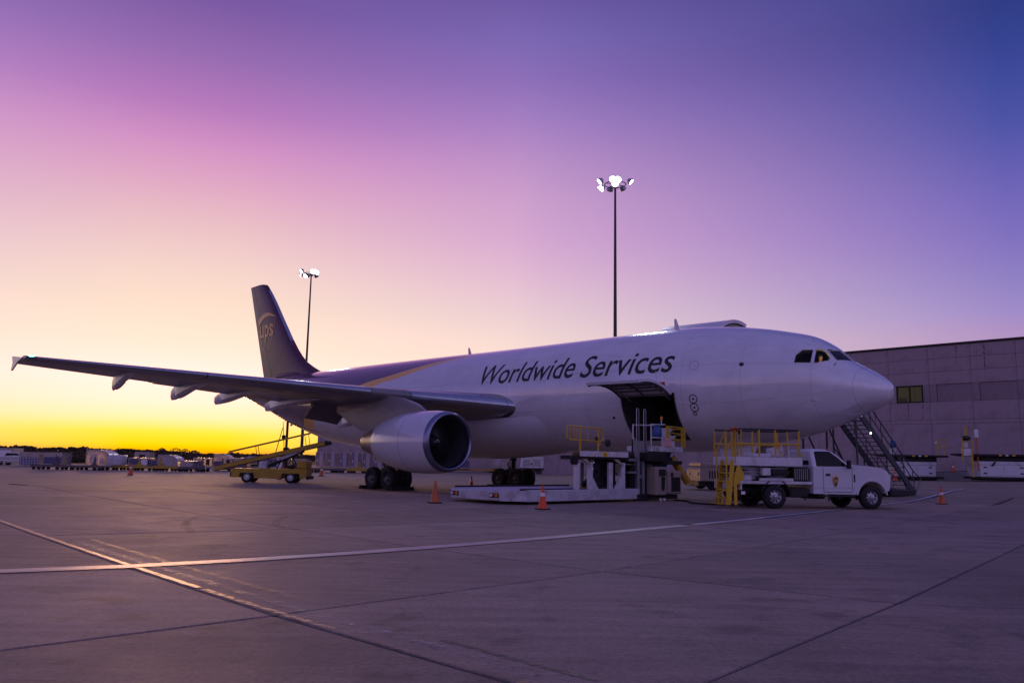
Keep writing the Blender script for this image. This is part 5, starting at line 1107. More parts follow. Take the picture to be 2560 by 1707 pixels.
# mast
b = MB()
for y in (5.62, 5.30): b.b2(7.62, 7.78, y - .07, y + .07, .1, 2.35, .01)
b.b2(7.66, 7.74, 5.3, 5.62, .9, 1.02); b.b2(7.66, 7.74, 5.3, 5.62, 1.9, 2.0); b.b2(7.62, 7.8, 5.75, 6.25, 1.55, 1.65); b.b2(7.62, 7.8, 5.75, 6.25, 1.08, 1.16); b.build('mast', M['steel'], lod)
for y in (5.60, 5.14):
    b = MB(); b.pipe([(7.68, y - .07, 1.7), (7.68, y - .07, 3.55), (7.68, y - .04, 3.62), (7.68, y + .04, 3.62), (7.68, y + .07, 3.55), (7.68, y + .07, 1.7)], .014, 6)
    for z in (2.3, 2.95): b.pipe([(7.68, y - .07, z), (7.68, y + .07, z)], .012, 6)
    b.build('guide_hoop', M['galv'], lod)
b = MB()
for y in (5.85, 5.0): b.pipe([(7.75, y, .15), (7.75, y, 2.4)], .035, 8)
b.b2(7.8, 8.2, 4.95, 5.9, .1, 1.4, .03); b.build('mast_cylinder', M['dark'], lod)
# operator stand
b = MB(); b.b2(7.45, 8.75, 2.85, 4.95, 1.95, 2.16, .015); st_ = b.build('operator_platform', M['white'], lod)
me = fit_text('112', .34, .13, 0, .01, 2, lambda x, z: Vector((7.442, 4.86 - x, 1.99 + z))); me.materials.append(M['ink']); link('platform_number', me, st_)
b = MB(); b.pipe([(7.5, 4.98, 1.95), (7.5, 4.98, 3.02), (7.5, 4.05, 3.04), (8.4, 4.0, 3.04), (8.4, 4.98, 3.02), (8.4, 4.98, 1.95)], .03, 8); b.pipe([(7.5, 4.98, 2.5), (7.5, 3.9, 2.5)], .025, 8); b.build('stand_frame', M['white'], st_)
b = MB(); b.loft([[(7.62 + d * .18 * math.cos(2 * PI * j / 14), 4.42 + d * .22 * math.sin(2 * PI * j / 14), z) for j in range(14)] for z, d in ((2.52, .8), (2.6, 1.05), (2.8, 1.0), (2.95, .75), (3.03, .45))]); b.build('blue_seat_cover', M['blue'], st_, smooth=60)
b = MB(); b.b2(7.5, 7.95, 3.35, 3.72, 2.16, 2.55, .03); b.prism([(7.5, 3.30, 2.55), (7.5, 3.78, 2.55), (7.62, 3.70, 2.93), (7.62, 3.40, 2.93)], (.35, 0, 0)); b.build('control_console', M['white'], st_)
b = MB(); b.b2(7.49, 7.498, 3.4, 3.62, 2.62, 2.82); b.build('console_screen', M['ink'], st_, smooth=0)
b = MB(); b.b2(7.4, 7.44, 3.75, 4.2, 2.16, 2.5, .01); b.build('pink_panel', mat('salmon_panel', (.7, .4, .38), .5), st_)
b = MB(); b.pipe([(7.5, 4.28, 3.03), (7.5, 4.28, 3.22)], .02, 6); b.lathe([(3.22, .05), (3.34, .055), (3.37, .02)], (7.5, 4.28, 0), 'Z', 12, 1); b.build('beacon', [M['sign_w'], M['amber']], st_)
b = MB()
yr = lambda z: [(7.45, 4.0, z), (7.45, 2.75, z - .03), (7.55, 2.6, z - .06), (8.5, 2.55, z - .06)]
b.pipe(yr(2.98), .03, 8); b.pipe(yr(2.48), .03, 8); b.pipe(yr(2.73), .02, 8)
for x, y in ((7.45, 4.0), (7.45, 3.85), (7.45, 2.95), (7.45, 2.8), (7.5, 2.66), (8.5, 2.55)): b.pipe([(x, y, 2.16), (x, y, 2.98)], .035, 8)
b.build('operator_rail', M['yellow'], st_)
b = MB(); b.b2(7.3, 8.7, 4.2, 5.4, 1.55, 1.9, .03); b.b2(7.4, 11.0, 3.0, 4.4, 1.45, 1.6, .02); b.build('stand_support', M['dark'], lod)
# engine module
b = MB(); b.b2(7.25, 8.3, 3.3, 4.2, .30, 1.2, .03); b.b2(7.3, 8.3, 4.22, 4.95, .25, 1.35, .03); em = b.build('engine_module', M['beige'], lod)
b = MB()
for k in range(8): b.b2(7.235, 7.25, 3.42, 3.98, .42 + .065 * k, .445 + .065 * k)
for k in range(6): b.b2(7.232, 7.25, 3.45 + .1 * k, 3.47 + .1 * k, .40, .93)
b.b2(7.24, 7.25, 3.40, 4.0, .38, .95); b.lathe([(0, .1), (.02, .09), (.03, .001)], (7.24, 3.95, 1.05), 'X', 14); b.build('radiator_grille', M['ink'], em)
b = MB(); b.pipe([(7.32, 4.5, .45), (7.28, 4.5, .95)], .09, 10); b.b2(7.24, 7.3, 4.35, 4.75, 1.0, 1.25, .01); b.build('exhaust', M['dark'], em)
b = MB(); b.pipe([(7.9, 3.05, 1.75), (7.6, 2.75, 1.1), (7.5, 2.5, .75)], .16, 12); b.build('hose_bundle', M['mustard'], lod)
for x in (7.9, 10.9):
    for y in (5.0, 8.0): wheel_mb((x, y, .22), .22, .2, 'X').build('wheel', [M['tyre'], M['hub']], lod)
b = MB(); b.b2(7.6, 7.8, 5.0, 5.8, .02, .3, .02); b.b2(7.5, 8.5, 3.2, 5.0, .08, .26, .02); b.build('base_frame', M['dark'], lod)
for y in (4.55, 4.3):
    b = MB(); b.lathe([(0, .06), (.06, .06)], (7.35, y, .07), 'X', 12); b.build('castor', M['sign_w'], lod)
# ------------------------------------------------------------------ belt loader behind the wing
bl = thing('belt_loader', 'yellow belt loader with raised conveyor under the tail', 'belt loader', (-15.5, 54.2, zg(-15.5, 54.2)), 0)
b = MB(); b.prism([(-2.42, -.75, .32), (-2.42, -.75, .88), (2.42, -.75, .92), (2.42, -.75, .32), (2.0, -.75, .28), (1.95, -.75, .62), (.85, -.75, .62), (.75, -.75, .28), (-.9, -.75, .28), (-1.0, -.75, .62), (-1.85, -.75, .62), (-1.95, -.75, .32)], (0, 1.5, 0)); ch = b.build('chassis', M['mustard'], bl)
for x in (-1.42, 1.38):
    for y, s in ((-.62, -1), (.62, 1)): road_wheel(bl, (x, y, .36), .36, .24, s, 'sign_w')
for q in (((-2.46, 0, .5), (.1, 1.5, .3)), ((2.48, 0, .36), (.14, 1.5, .22))):
    b = MB(); b.box(*q, .02); b.build('bumper', M['dark'], bl)
b = MB(); b.box((-2.52, -.6, .55), (.04, .12, .2), .01); b.build('front_lamp', M['amber'], bl)
b = MB(); b.b2(1.75, 2.4, -.72, .72, .92, 1.45, .06); b.build('engine_cover', M['mustard'], bl)
b = MB(); b.box((-1.2, .3, 1.1), (.5, .5, .1), .04); b.box((-.98, .3, 1.35), (.1, .5, .45), .04); b.build('seat', M['plastic'], bl)
b = MB(); b.b2(-.7, -.2, -.7, .2, .9, 1.35, .03); b.build('tool_box', M['white'], bl)
p0, p1 = Vector((-3.75, 0, .82)), Vector((3.55, 0, 2.62)); u = (p1 - p0).normalized(); nu = Vector((-u.z, 0, u.x))
b = MB()
for y in (-.5, .5): b.bar(p0 + Vector((0, y, 0)), p1 + Vector((0, y, 0)), .06, .24)
for k in range(16): q = p0.lerp(p1, (k + .5) / 16); b.bar(q + Vector((0, -.48, 0)), q + Vector((0, .48, 0)), .05, .05)
bf = b.build('conveyor_frame', M['mustard'], bl)
b = MB(); b.prism([p0 + nu * .125 + Vector((0, -.46, 0)), p0 + nu * .125 + Vector((0, .46, 0)), p1 + nu * .125 + Vector((0, .46, 0)), p1 + nu * .125 + Vector((0, -.46, 0))], nu * .02); b.build('belt', M['black'], bf, smooth=0)
for q in (p0, p1):
    b = MB(); b.pipe([q + Vector((0, -.54, 0)), q + Vector((0, .54, 0))], .13, 14); b.build('end_roller', M['dark' if q is p1 else 'galv'], bf)
b = MB(); q0, q1 = Vector((-2.75, -.55, 1.92)), Vector((2.5, -.55, 3.22)); b.bar(q0, q1, .05, .11)
hr = b.build('hand_rail', M['mustard'], bl)
b = MB()
for t in (.33, .36, .93, .975): q = q0.lerp(q1, t); b.pipe([q, q + Vector((.12, .05, -.72))], .02, 6)
b.build('rail_stanchion', M['dark'], hr)
b = MB(); b.bar((-.5, -.3, .92), (1.95, -.3, 2.08), .1, .14); b.bar((-.5, .3, .92), (1.95, .3, 2.08), .1, .14); b.build('lift_arm', M['dark'], bl)
b = MB(); b.bar((.6, -.35, 1.55), (1.95, -.35, 2.15), .06, .2); b.build('arm_cover', M['galv'], bl)
b = MB(); b.bar((1.3, -.2, 1.75), (1.75, -.2, .95), .07); b.bar((.7, .2, 1.6), (1.0, .2, .9), .06); b.pipe([(1.1, 0, .95), (1.45, 0, 1.1)], .16, 12); b.build('lift_ram', M['dark'], bl)
# tail stand
tp = A2W((46.0, 0, 0))
ts = thing('tail_stand', 'dark tail support stand under the rear fuselage behind the belt loader', 'support stand', (tp.x, tp.y, 0), 0)
b = MB(); b.pipe([(0, 0, .3), (0, 0, 2.3)], .16, 12); b.pipe([(0, 0, 2.2), (0, 0, 4.72)], .10, 12); b.lathe([(4.6, .1), (4.72, .2), (4.85, .2)], axis='Z', n=14); b.lathe([(2.15, .2), (2.3, .26), (2.4, .2)], axis='Z', n=14); b.build('column', mat('dark_red_steel', (.10, .03, .025), .5, .3), ts)
for k in range(3):
    a = k * 2 * PI / 3 + .5; b = MB(); b.bar((0, 0, 2.0), (1.3 * math.cos(a), 1.3 * math.sin(a), .25), .07); b.bar((0, 0, .35), (1.3 * math.cos(a), 1.3 * math.sin(a), .25), .07); b.lathe([(0, .16), (.06, .16), (.08, .05), (.3, .05)], (1.3 * math.cos(a), 1.3 * math.sin(a), 0), 'Z', 10); b.build('leg', M['dark'], ts)
b = MB(); b.pipe([(-.15, -.1, 2.4), (-.32, -.1, 4.3), (-.12, -.1, 4.5)], .025, 6); b.box((-.25, 0, 3.2), (.25, .2, .3), .03); b.build('hydraulic_line', M['dark'], ts)
b = MB(); b.bar((-.9, -.3, 1.2), (-.28, -.3, 3.9), .05); b.build('tow_handle', M['mustard'], ts)

# ------------------------------------------------------------------ pushback tug, mostly hidden behind the lift truck
tg = thing('pushback_tug', 'low beige tow tractor with dark bumper and grille behind the lift truck', 'tow tractor', (13.2, 49.6, zg(13.2, 49.6)), R(8))
b = MB(); b.prism([(-2.3, -1.1, .5), (-2.3, -1.1, 1.15), (-2.2, -1.1, 1.25), (-.6, -1.1, 1.28), (-.6, -1.1, 1.2), (2.3, -1.1, 1.2), (2.4, -1.1, .5)], (0, 2.2, 0)); b.build('body', M['beige'], tg)
b = MB(); b.b2(-2.2, -.3, -1.02, 1.02, 1.3, 1.55, .05); b.build('hood', M['beige'], tg)
for q in ((-2.42, -2.2), (2.3, 2.5)):
    b = MB(); b.b2(*q, -1.15, 1.15, .18, .5, .03); b.build('bumper', M['dark'], tg)
b = MB(); b.b2(-2.19, 2.29, -1.0, 1.0, .22, .49); b.build('under_body', M['dark'], tg)
for k in range(6):
    b = MB(); b.b2(-1.75 + .16 * k, -1.67 + .16 * k, -1.115, -1.1, .65, 1.08, .005); b.build('grille_slat', M['ink'], tg)
for y in (-.7, .7):
    b = MB(); b.lathe([(-.03, .1), (0, .1), (.005, .001)], (-2.31, y, .9), 'X', 12); b.build('headlamp', M['sign_w'], tg)
for x in (-1.5, 1.5):
    for y, s in ((-.95, -1), (.95, 1)): road_wheel(tg, (x, y, .38), .38, .3, s, 'dark')
b = MB(); b.pipe([(.2, -.9, 1.2), (.2, -.9, 1.9), (.2, .9, 1.9), (.2, .9, 1.2)], .03, 8); b.box((.6, 0, 1.35), (.5, 1.4, .25), .05); b.build('driver_seat', M['dark'], tg)

# ------------------------------------------------------------------ boarding stairs at the far side door
sp = A2W((4.75, 0, 0)); BS = Vector((4.75, 0, 0))
sta = thing('boarding_stairs', 'grey steel boarding stairs leading down from the nose beside the warehouse', 'stairs', (14.3807, 30.7647, 0), PI - PSI)
yT, zT, yB, zB = -6.5, 4.35, -12.75, .55
def fl(t, dz=0): return (yT + (yB - yT) * t, zT + (zB - zT) * t + dz)
for x in (4.15, 5.35):
    b = MB(); (ya, za), (yb, zb) = fl(-.02), fl(1.02); b.bar((x, ya, za - .1), (x, yb, zb - .1), .07, .34); b.build('stringer', M['greygreen'], sta)
for k in range(20):
    y, z = fl((k + .5) / 20); b = MB(); b.b2(4.19, 5.31, y - .15, y + .15, z - .02, z + .02, .005); b.build('step', M['steel'], sta)
for x in (4.12, 5.38):
    b = MB(); b.pipe([(x, fl(0)[0], fl(0)[1] + .95), (x, fl(1)[0], fl(1)[1] + .95), (x, yB - .9, zB + .62), (x, yB - .15, .5)], .03, 8); b.pipe([(x, fl(0)[0], fl(0)[1] + .48), (x, fl(1)[0], fl(1)[1] + .48)], .025, 8)
    for t in (0, .2, .4, .6, .8, 1): y, z = fl(t); b.pipe([(x, y, z), (x, y + .18, z + .97)], .025, 8)
    b.pipe([(x, -2.95, zT + 1), (x, yT, zT + 1)], .03, 8); b.pipe([(x, -2.95, zT), (x, -2.95, zT + 1)], .03, 8); b.build('hand_rail', M['greygreen'], sta)
b = MB(); b.b2(4.1, 5.4, -6.55, -2.95, zT - .12, zT, .01); b.build('landing', M['greygreen'], sta)
b = MB()
for x in (4.2, 5.3):
    for y in (-6.3, -3.3): b.pipe([(x, y, .2), (x, y, zT - .1)], .05, 8)
    b.pipe([(x, -6.3, .4), (x, -3.3, 3.6)], .04, 8); b.pipe([(x, -9.6, .4), (x, -9.6, 2.4)], .04, 8); b.pipe([(x, -9.6, .55), (x, -6.3, 2.6)], .035, 8); b.pipe([(x, -6.3, .35), (x, -12.7, .35)], .05, 8); b.pipe([(x, -12.2, .35), (x, -11.4, 1.2)], .03, 8)
b.build('support_frame', M['greygreen'], sta)
for x in (4.2, 5.3):
    for y in (-6.2, -12.5): wheel_mb((x, y, .34), .14, .1).build('castor', [M['tyre'], M['hub']], sta)
b = MB(); b.lathe([(0, .05), (.04, .045), (.05, .001)], (4.06, -7.6, 3.3), 'X', 10); b.build('landing_lamp', mat('green_white_lamp', (.6, .9, .6), .3, emit=(.6, 1, .6), estr=5, var=0), sta)

# ------------------------------------------------------------------ parked loaders by the warehouse
def parked_loader(label, cx, cy, rz, L, masts):
    t = thing('parked_loader', label, 'cargo loader', (cx, cy, zg(cx, cy)), rz, 'loaders parked along the warehouse'); h = L / 2
    b = MB(); b.b2(-h + .3, h - .6, -1.2, 1.2, .32, 1.28, .03); b.b2(-h + .2, h - .5, -1.22, 1.22, 1.28, 1.55, .02); bd = b.build('body', M['white'], t)
    for x in (-.62, -.6 + .55): pass
    b = MB()
    for x in (-h + .3, -.1): b.b2(x + .04, x + h - .5, -1.225, -1.2, .42, 1.2, .01)
    b.build('side_door', M['white_clean'], bd)
    for x in (-h + .7, h - 1.0):
        for z in (.62, 1.08):
            b = MB(); b.b2(x - .13, x + .13, -1.24, -1.226, z - .05, z + .05, .01); b.build('vent', M['ink'], bd)
    b = MB(); b.b2(-h, h, -1.3, 1.3, .16, .34, .02); b.b2(-h + .5, h - .5, -1.1, 1.1, .05, .16); b.b2(-h + .6, h - .4, -1.05, 1.05, 1.56, 1.95, .03); b.build('under_frame', M['dark'], t)
    b = MB(); b.b2(-h - .3, h + .4, -1.4, 1.4, 1.95, 2.12, .02); b.prism([(-h - .3, -1.4, 1.95), (-h - 1.0, -1.2, 2.05), (-h - 1.0, 1.2, 2.05), (-h - .3, 1.4, 1.95)], (0, 0, .1)); b.build('deck', M['dark'], t)
    for k in range(3):
        b = MB(); b.b2(-.5 + .5 * k, -.3 + .5 * k, -1.42, -1.4, 1.98, 2.09); b.build('deck_mark', M['sign_w' if k % 2 else 'sign_y'], t, smooth=0)
    return t, h
t, h = parked_loader('white cargo loader with blue seat and small yellow cage, parked left by the warehouse wall', 34.4, 70.5, R(-8), 3.9, 0)
b = MB(); b.loft([[(-1.9 + d * .28 * math.cos(2 * PI * j / 12), -1.0 + d * .28 * math.sin(2 * PI * j / 12), z) for j in range(12)] for z, d in ((2.72, .8), (2.85, 1.05), (3.15, 1), (3.3, .6))]); b.build('seat_cover', M['blue'], t, smooth=60)
b = MB(); b.b2(-2.1, -1.7, -1.1, -.8, 2.12, 2.7, .03); b.build('console', M['white'], t)
b = MB(); b.pipe([(-2.6, -1.3, 2.12), (-2.6, -1.3, 3.1), (-2.25, -1.3, 3.1), (-2.25, -1.3, 2.12)], .03, 6); b.build('operator_rail', M['yellow'], t)
for x in (-1.42, -1.12):
    b = MB(); b.pipe([(x, -1.2, .6), (x, -1.2, 3.9)], .03, 8); b.build('mast', M['steel'], t)
b = MB(); b.pipe([(1.55, -1.2, 2.75), (2.4, -1.2, 2.75), (2.4, -1.2, 3.4), (1.55, -1.2, 3.4)], .035, 8, closed=True)
for x in (1.7, 1.95, 2.1, 2.25): b.pipe([(x, -1.2, 2.75), (x, -1.2, 3.4)], .025, 6)
for x in (1.65, 2.1): b.pipe([(x, -1.2, 2.1), (x, -1.2, 2.75)], .03, 6)
b.build('rail_cage', M['yellow'], t)
b = MB(); b.sphere((1.5, -1.2, 3.15), .09, 6); b.build('flood_lamp', M['sign_w'], t)
t, h = parked_loader('white cargo loader with yellow operator post, parked right by the warehouse wall', 39.3, 66.5, R(-8), 4.4, 0)
b = MB()
for x in (-3.15, -2.45): b.pipe([(x, -1.35, 1.6), (x, -1.35, 3.35)], .06, 8)
b.pipe([(-2.75, -1.2, 3.0), (-2.75, -1.2, 4.25)], .1, 8); b.pipe([(-2.45, -1.35, .3), (-2.45, -1.35, 2.2)], .07, 8); b.build('operator_post', M['yellow'], t)
b = MB(); b.b2(-3.1, -2.5, -1.4, -.9, 1.95, 2.5, .03); b.b2(-3.0, -2.7, -1.3, -1.0, 2.6, 3.0, .03); b.build('console', M['white'], t)
b = MB(); b.sphere((-2.8, -1.2, 3.35), .3, 8, sc=(1.2, 1, .7)); b.build('seat_cover', M['plastic'], t)
b = MB(); b.pipe([(-2.0, -1.25, .8), (-2.0, -1.25, 3.4)], .05, 8); b.build('lamp_post', M['orange_dull'], t)
b = MB(); b.lathe([(3.4, .14), (3.45, .15), (4.0, .15), (4.05, .1)], (-2.0, -1.25, 0), 'Z', 12); b.build('lamp_head', M['sign_w'], t)
b = MB(); b.bar((-1.0, -1.3, 1.2), (-.75, -1.3, 1.5), .1); b.build('latch', M['dark'], t)
rp = thing('dock_ramp', 'low grey steel ramp between the two parked loaders', 'ramp', (38.6, 73.2, zg(38.6, 73.2)), R(-8))
b = MB(); b.prism([(-1.6, -.8, 0), (-1.6, -.8, .55), (1.7, -.8, .72), (1.7, -.8, 0)], (0, 1.6, 0)); b.build('ramp_deck', M['steel'], rp)
b = MB(); b.pipe([(-1.6, -.82, .6), (1.7, -.82, .78)], .03, 6); b.build('kerb_tube', M['dark'], rp)

# ------------------------------------------------------------------ ground power units and carts beyond the belly
def cart(label, x0, x1, y, z0, z1, m, kind):
    w = x1 - x0; cx = (x0 + x1) / 2; gz_ = zg(cx, y); t = thing('ground_power_unit', label, 'generator', (cx, y, gz_), 0, 'power units along the warehouse'); h = w / 2; z0 -= gz_; z1 -= gz_
    b = MB(); b.prism([(-h, -.9, z0), (h, -.9, z0), (h, -.9, z1), (-h * (.88 if kind != 2 else 1), -.9, z1)], (0, 1.8, 0)); bd = b.build('housing', M[m], t, smooth=20)
    b = MB(); b.b2(-h * .8, h * .9, -.8, .8, z1, z1 + .14, .05); b.build('roof_cap', M['steel' if kind else 'beige'], t)
    b = MB(); b.b2(-h, h, -.85, .85, z0 - .22, z0 - .01, .01); b.build('chassis', M['dark'], t)
    if kind in (0, 1):
        for cxx in (-h * .42, h * .42):
            for k in range(7):
                b = MB(); z = z0 + .25 + k * (z1 - z0 - .6) / 7; b.b2(cxx - h * .28, cxx + h * .28, -.925, -.9, z, z + .07, .01); b.build('louvre', M['steel'], bd)
        b = MB(); b.b2(-.1, .12, -.915, -.9, z0 + .95, z0 + 1.3); b.build('yellow_sign', M['sign_y'], bd, smooth=0)
        b = MB(); b.b2(-.1, .08, -.92, -.9, z0 + .4, z0 + .7, .01); b.build('control_panel', M['ink'], bd)
    else:
        b = MB(); b.b2(-h * .55, -h * .05, -.92, -.9, z0 + .3, z1 - .2, .01); d = b.build('dark_door', M['ink'], bd)
        b = MB(); b.b2(-h * .38, -h * .24, -.93, -.921, z0 + .9, z0 + 1.15); b.build('yellow_sign', M['sign_y'], d, smooth=0)
        b = MB(); b.b2(h * .02, h * .3, -.92, -.9, z0 + .3, z1 - .2, .01); b.build('salmon_panel', mat('dull_salmon', (.5, .3, .25), .6), bd)
    for x in (-h * .6, h * .6): wheel_mb((x, -.7, .25), .25, .2).build('wheel', [M['tyre'], M['hub']], t); wheel_mb((x, .7, .25), .25, .2).build('wheel', [M['tyre'], M['hub']], t)
    return t
cart('white louvred generator cart beyond the left main gear', 1.35, 4.55, 112, .85, 2.35, 'white', 0)
cart('grey louvred generator cart behind the white one beyond the belly', 4.75, 7.2, 116, .55, 2.4, 'galv', 1)
cart('white generator cart with a dark door, seen left of the loader posts', 7.2, 10.8, 112, .75, 2.55, 'white', 2)

# ------------------------------------------------------------------ containers, dollies and pallets
def container(label, cx, y, z0, w, h, d, kind, rz=0.0, grp='cargo containers on the far apron'):
    t = thing({'wrap': 'wrapped_pallet', 'cage': 'wire_cage', 'flat': 'flat_container'}.get(kind, 'air_cargo_container'), label, {'wrap': 'pallet', 'cage': 'cage'}.get(kind, 'container'), (cx, y, z0), rz, grp)
    f = w / 2; D = d / 2; e = .045
    if kind == 'dome':
        pr = [(-f, 0), (-f, h)] + [(-f + w * (.45 + .55 * math.sin(R(a))), h * (.42 + .58 * math.cos(R(a)))) for a in range(0, 91, 10)] + [(f, 0)]
        b = MB(); b.prism([(x, -D, z) for x, z in pr], (0, d, 0)); sh = b.build('shell', M['alu'], t, smooth=30)
        for k in (-1, 0, 1):
            b = MB(); b.pipe([(x * 1.006, D * k * 1.005, z + .01) for x, z in pr], .03, 6); b.build('rib', M['galv'], sh)
        b = MB(); b.b2(-f * .7, -f * .05, -D - .02, -D, h * .2, h * .75, .01); b.b2(f * .1, f * .5, -D - .02, -D, h * .15, h * .5, .01); b.build('panel', M['tarp_clear'], sh)
    elif kind == 'wrap':
        b = MB(); n = 18
        b.loft([[(s * f * (abs(math.cos(2 * PI * j / n)) ** .4) * (1 if math.cos(2 * PI * j / n) > 0 else -1), s * D * (abs(math.sin(2 * PI * j / n)) ** .4) * (1 if math.sin(2 * PI * j / n) > 0 else -1), z * h) for j in range(n)] for s, z in ((.98, 0), (1, .1), (.97, .5), (1, .85), (.93, .97), (.8, 1.0))]); b.build('load', M['wrap'], t, smooth=50)
        b = MB(); b.b2(-f * 1.05, f * 1.05, -D, D, -.05, 0); b.build('pallet_base', M['alu'], t)
    elif kind == 'cage':
        b = MB()
        for x in (-f, -f / 3, f / 3, f): b.pipe([(x, -D, 0), (x, -D, h)], .022, 6); b.pipe([(x, D, 0), (x, D, h)], .022, 6)
        for z in (.02, h / 2, h): b.pipe([(-f, -D, z), (f, -D, z), (f, D, z), (-f, D, z)], .022, 6, closed=True)
        b.build('wire_frame', M['galv'], t); b = MB(); b.b2(-f + .03, f - .03, -D + .03, D - .03, .02, h * .75, .05); b.build('load', M['tarp'], t)
    elif kind == 'flat':
        b = MB(); b.b2(-f, f, -D, D, 0, h, .02); b.build('shell', M['alu'], t)
        b = MB(); b.b2(-f * 1.01, f * 1.01, -D * 1.01, D * 1.01, h * .5 - .02, h * .5 + .02); b.build('band', M['galv'], t)
    else:
        b = MB(); b.prism([(-f, -D, 0), (f, -D, 0), (f, -D, h), (-f, -D, h)], (0, d, 0)); sh = b.build('shell', M['alu'], t, smooth=0)
        b = MB(); fr = D + .012
        for x in (-f + e / 2, f - e / 2): b.b2(x - e / 2, x + e / 2, -fr, -D, 0, h)
        b.b2(-f + e, f - e, -fr, -D, h - .07, h); b.b2(-f + e, f - e, -fr, -D, 0, .1); b.build('front_frame', M['alu'], sh)
        if kind == 'curtain':
            for k, (a, c_) in enumerate(((-.95, -.32), (-.30, .34), (.36, .95))):
                b = MB(); n = 8; b.loft([[(f * (a + (c_ - a) * j / n), -fr + .004 + (.012 if j % 2 else 0), z) for j in range(n + 1)] for z in (.11, h * .5, h - .08)], capped=False, ring_closed=False); b.build('curtain', M['tarp_clear' if k == 1 else 'tarp'], sh, smooth=60)
            b = MB(); b.b2(-f * .7, -f * .55, -fr - .006, -fr, h * .32, h * .48); b.build('paper_tag', M['sign_w'], sh, smooth=0)
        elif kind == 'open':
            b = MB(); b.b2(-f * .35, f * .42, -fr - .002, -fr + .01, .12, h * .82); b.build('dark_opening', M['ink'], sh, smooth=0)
            b = MB(); b.b2(-f * .85, -f * .4, -fr - .004, -fr + .01, .15, h * .85); b.build('door_leaf', M['alu'], sh, smooth=0)
        elif kind == 'net':
            b = MB()
            for k in range(7): x = -f + w * (k + .5) / 7; b.pipe([(x, -fr - .01, 0), (x, -fr - .01, h * .62)], .014, 5)
            for k in range(5): z = h * .62 * (k + .5) / 5; b.pipe([(-f, -fr - .01, z), (f, -fr - .01, z)], .014, 5)
            b.build('cargo_net', M['sign_w'], sh); b = MB(); b.b2(-f * .98, f * .98, -fr - .004, -fr + .01, .04, h * .62); b.build('net_backing', M['tarp'], sh, smooth=0)
        elif kind == 'dark':
            b = MB(); b.b2(-f * .94, f * .94, -fr - .004, -fr + .01, .08, h * .62); b.build('dark_curtain', M['tarp'], sh, smooth=0)
        elif kind == 'box':
            b = MB(); b.b2(-f * .9, f * .1, -fr - .004, -fr + .01, .12, h * .85); b.build('dark_curtain', M['tarp'], sh, smooth=0); b = MB(); b.b2(f * .12, f * .9, -fr - .006, -fr + .01, .1, h * .85); b.build('white_panel', M['sign_w'], sh, smooth=0)
    return t
def dolly(label, x0, x1, y, m, upright=None, grp='baggage dollies on the far apron'):
    cx = (x0 + x1) / 2; w = x1 - x0; t = thing('cargo_dolly', label, 'dolly', (cx, y, 0), 0, grp)
    b = MB(); b.b2(-w / 2, w / 2, -1, 1, .30, .44, .01); b.b2(-w / 2, w / 2, -1.02, -.98, .26, .5, .005); b.build('deck', M[m], t)
    for k in range(8):
        b = MB(); x = -w / 2 + w * (k + .5) / 8; b.pipe([(x, -.95, .46), (x, .95, .46)], .03, 6); b.build('roller', M['galv'], t)
    for k in (-.42, -.28, .22, .36):
        b = MB(); b.lathe([(-.08, .001), (-.08, .16), (.08, .16), (.08, .001)], (w * k, -.85, .16), 'Y', 12); b.lathe([(-.08, .001), (-.08, .16), (.08, .16), (.08, .001)], (w * k, .85, .16), 'Y', 12); b.build('wheel_pair', M['tyre'], t)
    if upright is not None:
        b = MB(); x = upright - cx; b.prism([(x - .45, -1.0, .5), (x - .15, -1.0, .75), (x - .06, -1.0, 1.35), (x + .06, -1.0, 1.35), (x + .12, -1.0, .75), (x + .35, -1.0, .5)], (0, .06, 0)); b.build('end_stop', M[m], t)
    return t
dolly('grey roller dolly with an upright stop, leftmost in the far row', -47.4, -43.75, 83, 'dolly', -44.9)
dolly('grey roller dolly coupled right of the leftmost one', -43.65, -40.3, 83.3, 'dolly', -41.2)
dolly('yellow roller dolly under the wrapped pallet', -41.3, -38.9, 87, 'mustard')
dolly('yellow roller dolly under the box with a white panel', -39.3, -36.3, 86.5, 'mustard', -38.2)
dolly('yellow roller dolly under the silver dome container right of the cage', -36.5, -34.0, 86.2, 'mustard', -35.9)
dolly('grey roller dolly carrying the low flat container', -33.95, -31.2, 86, 'dolly', -31.5)
dolly('long grey dolly under the row of open containers', -35.2, -29.4, 92.6, 'dolly')
container('pale grey trailer-like container with a yellow mark at the left picture edge', -71.0, 116, .1, 4.2, 2.1, 2.4, 'box')
pk = thing('parked_pickup', 'silver pickup with chrome trim parked left of the netted container', 'pickup', (-62.4, 105, 0), 0)
b = MB(); b.loft([[(x, y, z) for x, z in ((-2.5, .35), (2.5, .35), (2.55, .8), (2.4, 1.0), (.9, 1.05), (-2.5, 1.02))] for y in (-.95, .95)]); b.build('body', M['galv'], pk)
b = MB(); b.loft([[(x, y * (1 - .12 * (z > 1.2)), z) for x, z in ((-1.3, 1.0), (1.2, 1.03), (.5, 1.6), (-1.0, 1.62))] for y in (-.92, .92)]); b.build('cab', M['galv'], pk)
b = MB(); b.add([(-1.1, -.9, 1.1), (.95, -.9, 1.1), (.45, -.84, 1.52), (-.95, -.84, 1.52)], [(0, 1, 2, 3)]); b.build('window', M['glass'], pk, smooth=0)
b = MB(); b.bar((-2.4, -.97, .62), (2.4, -.97, .62), .03, .1); b.bar((-1.2, -.93, 1.06), (1.1, -.93, 1.06), .03, .06); b.build('chrome_trim', M['chrome'], pk)
for x in (-1.6, 1.6):
    for y in (-.85, .85): wheel_mb((x, y, .36), .36, .24).build('wheel', [M['tyre'], M['hub']], pk)
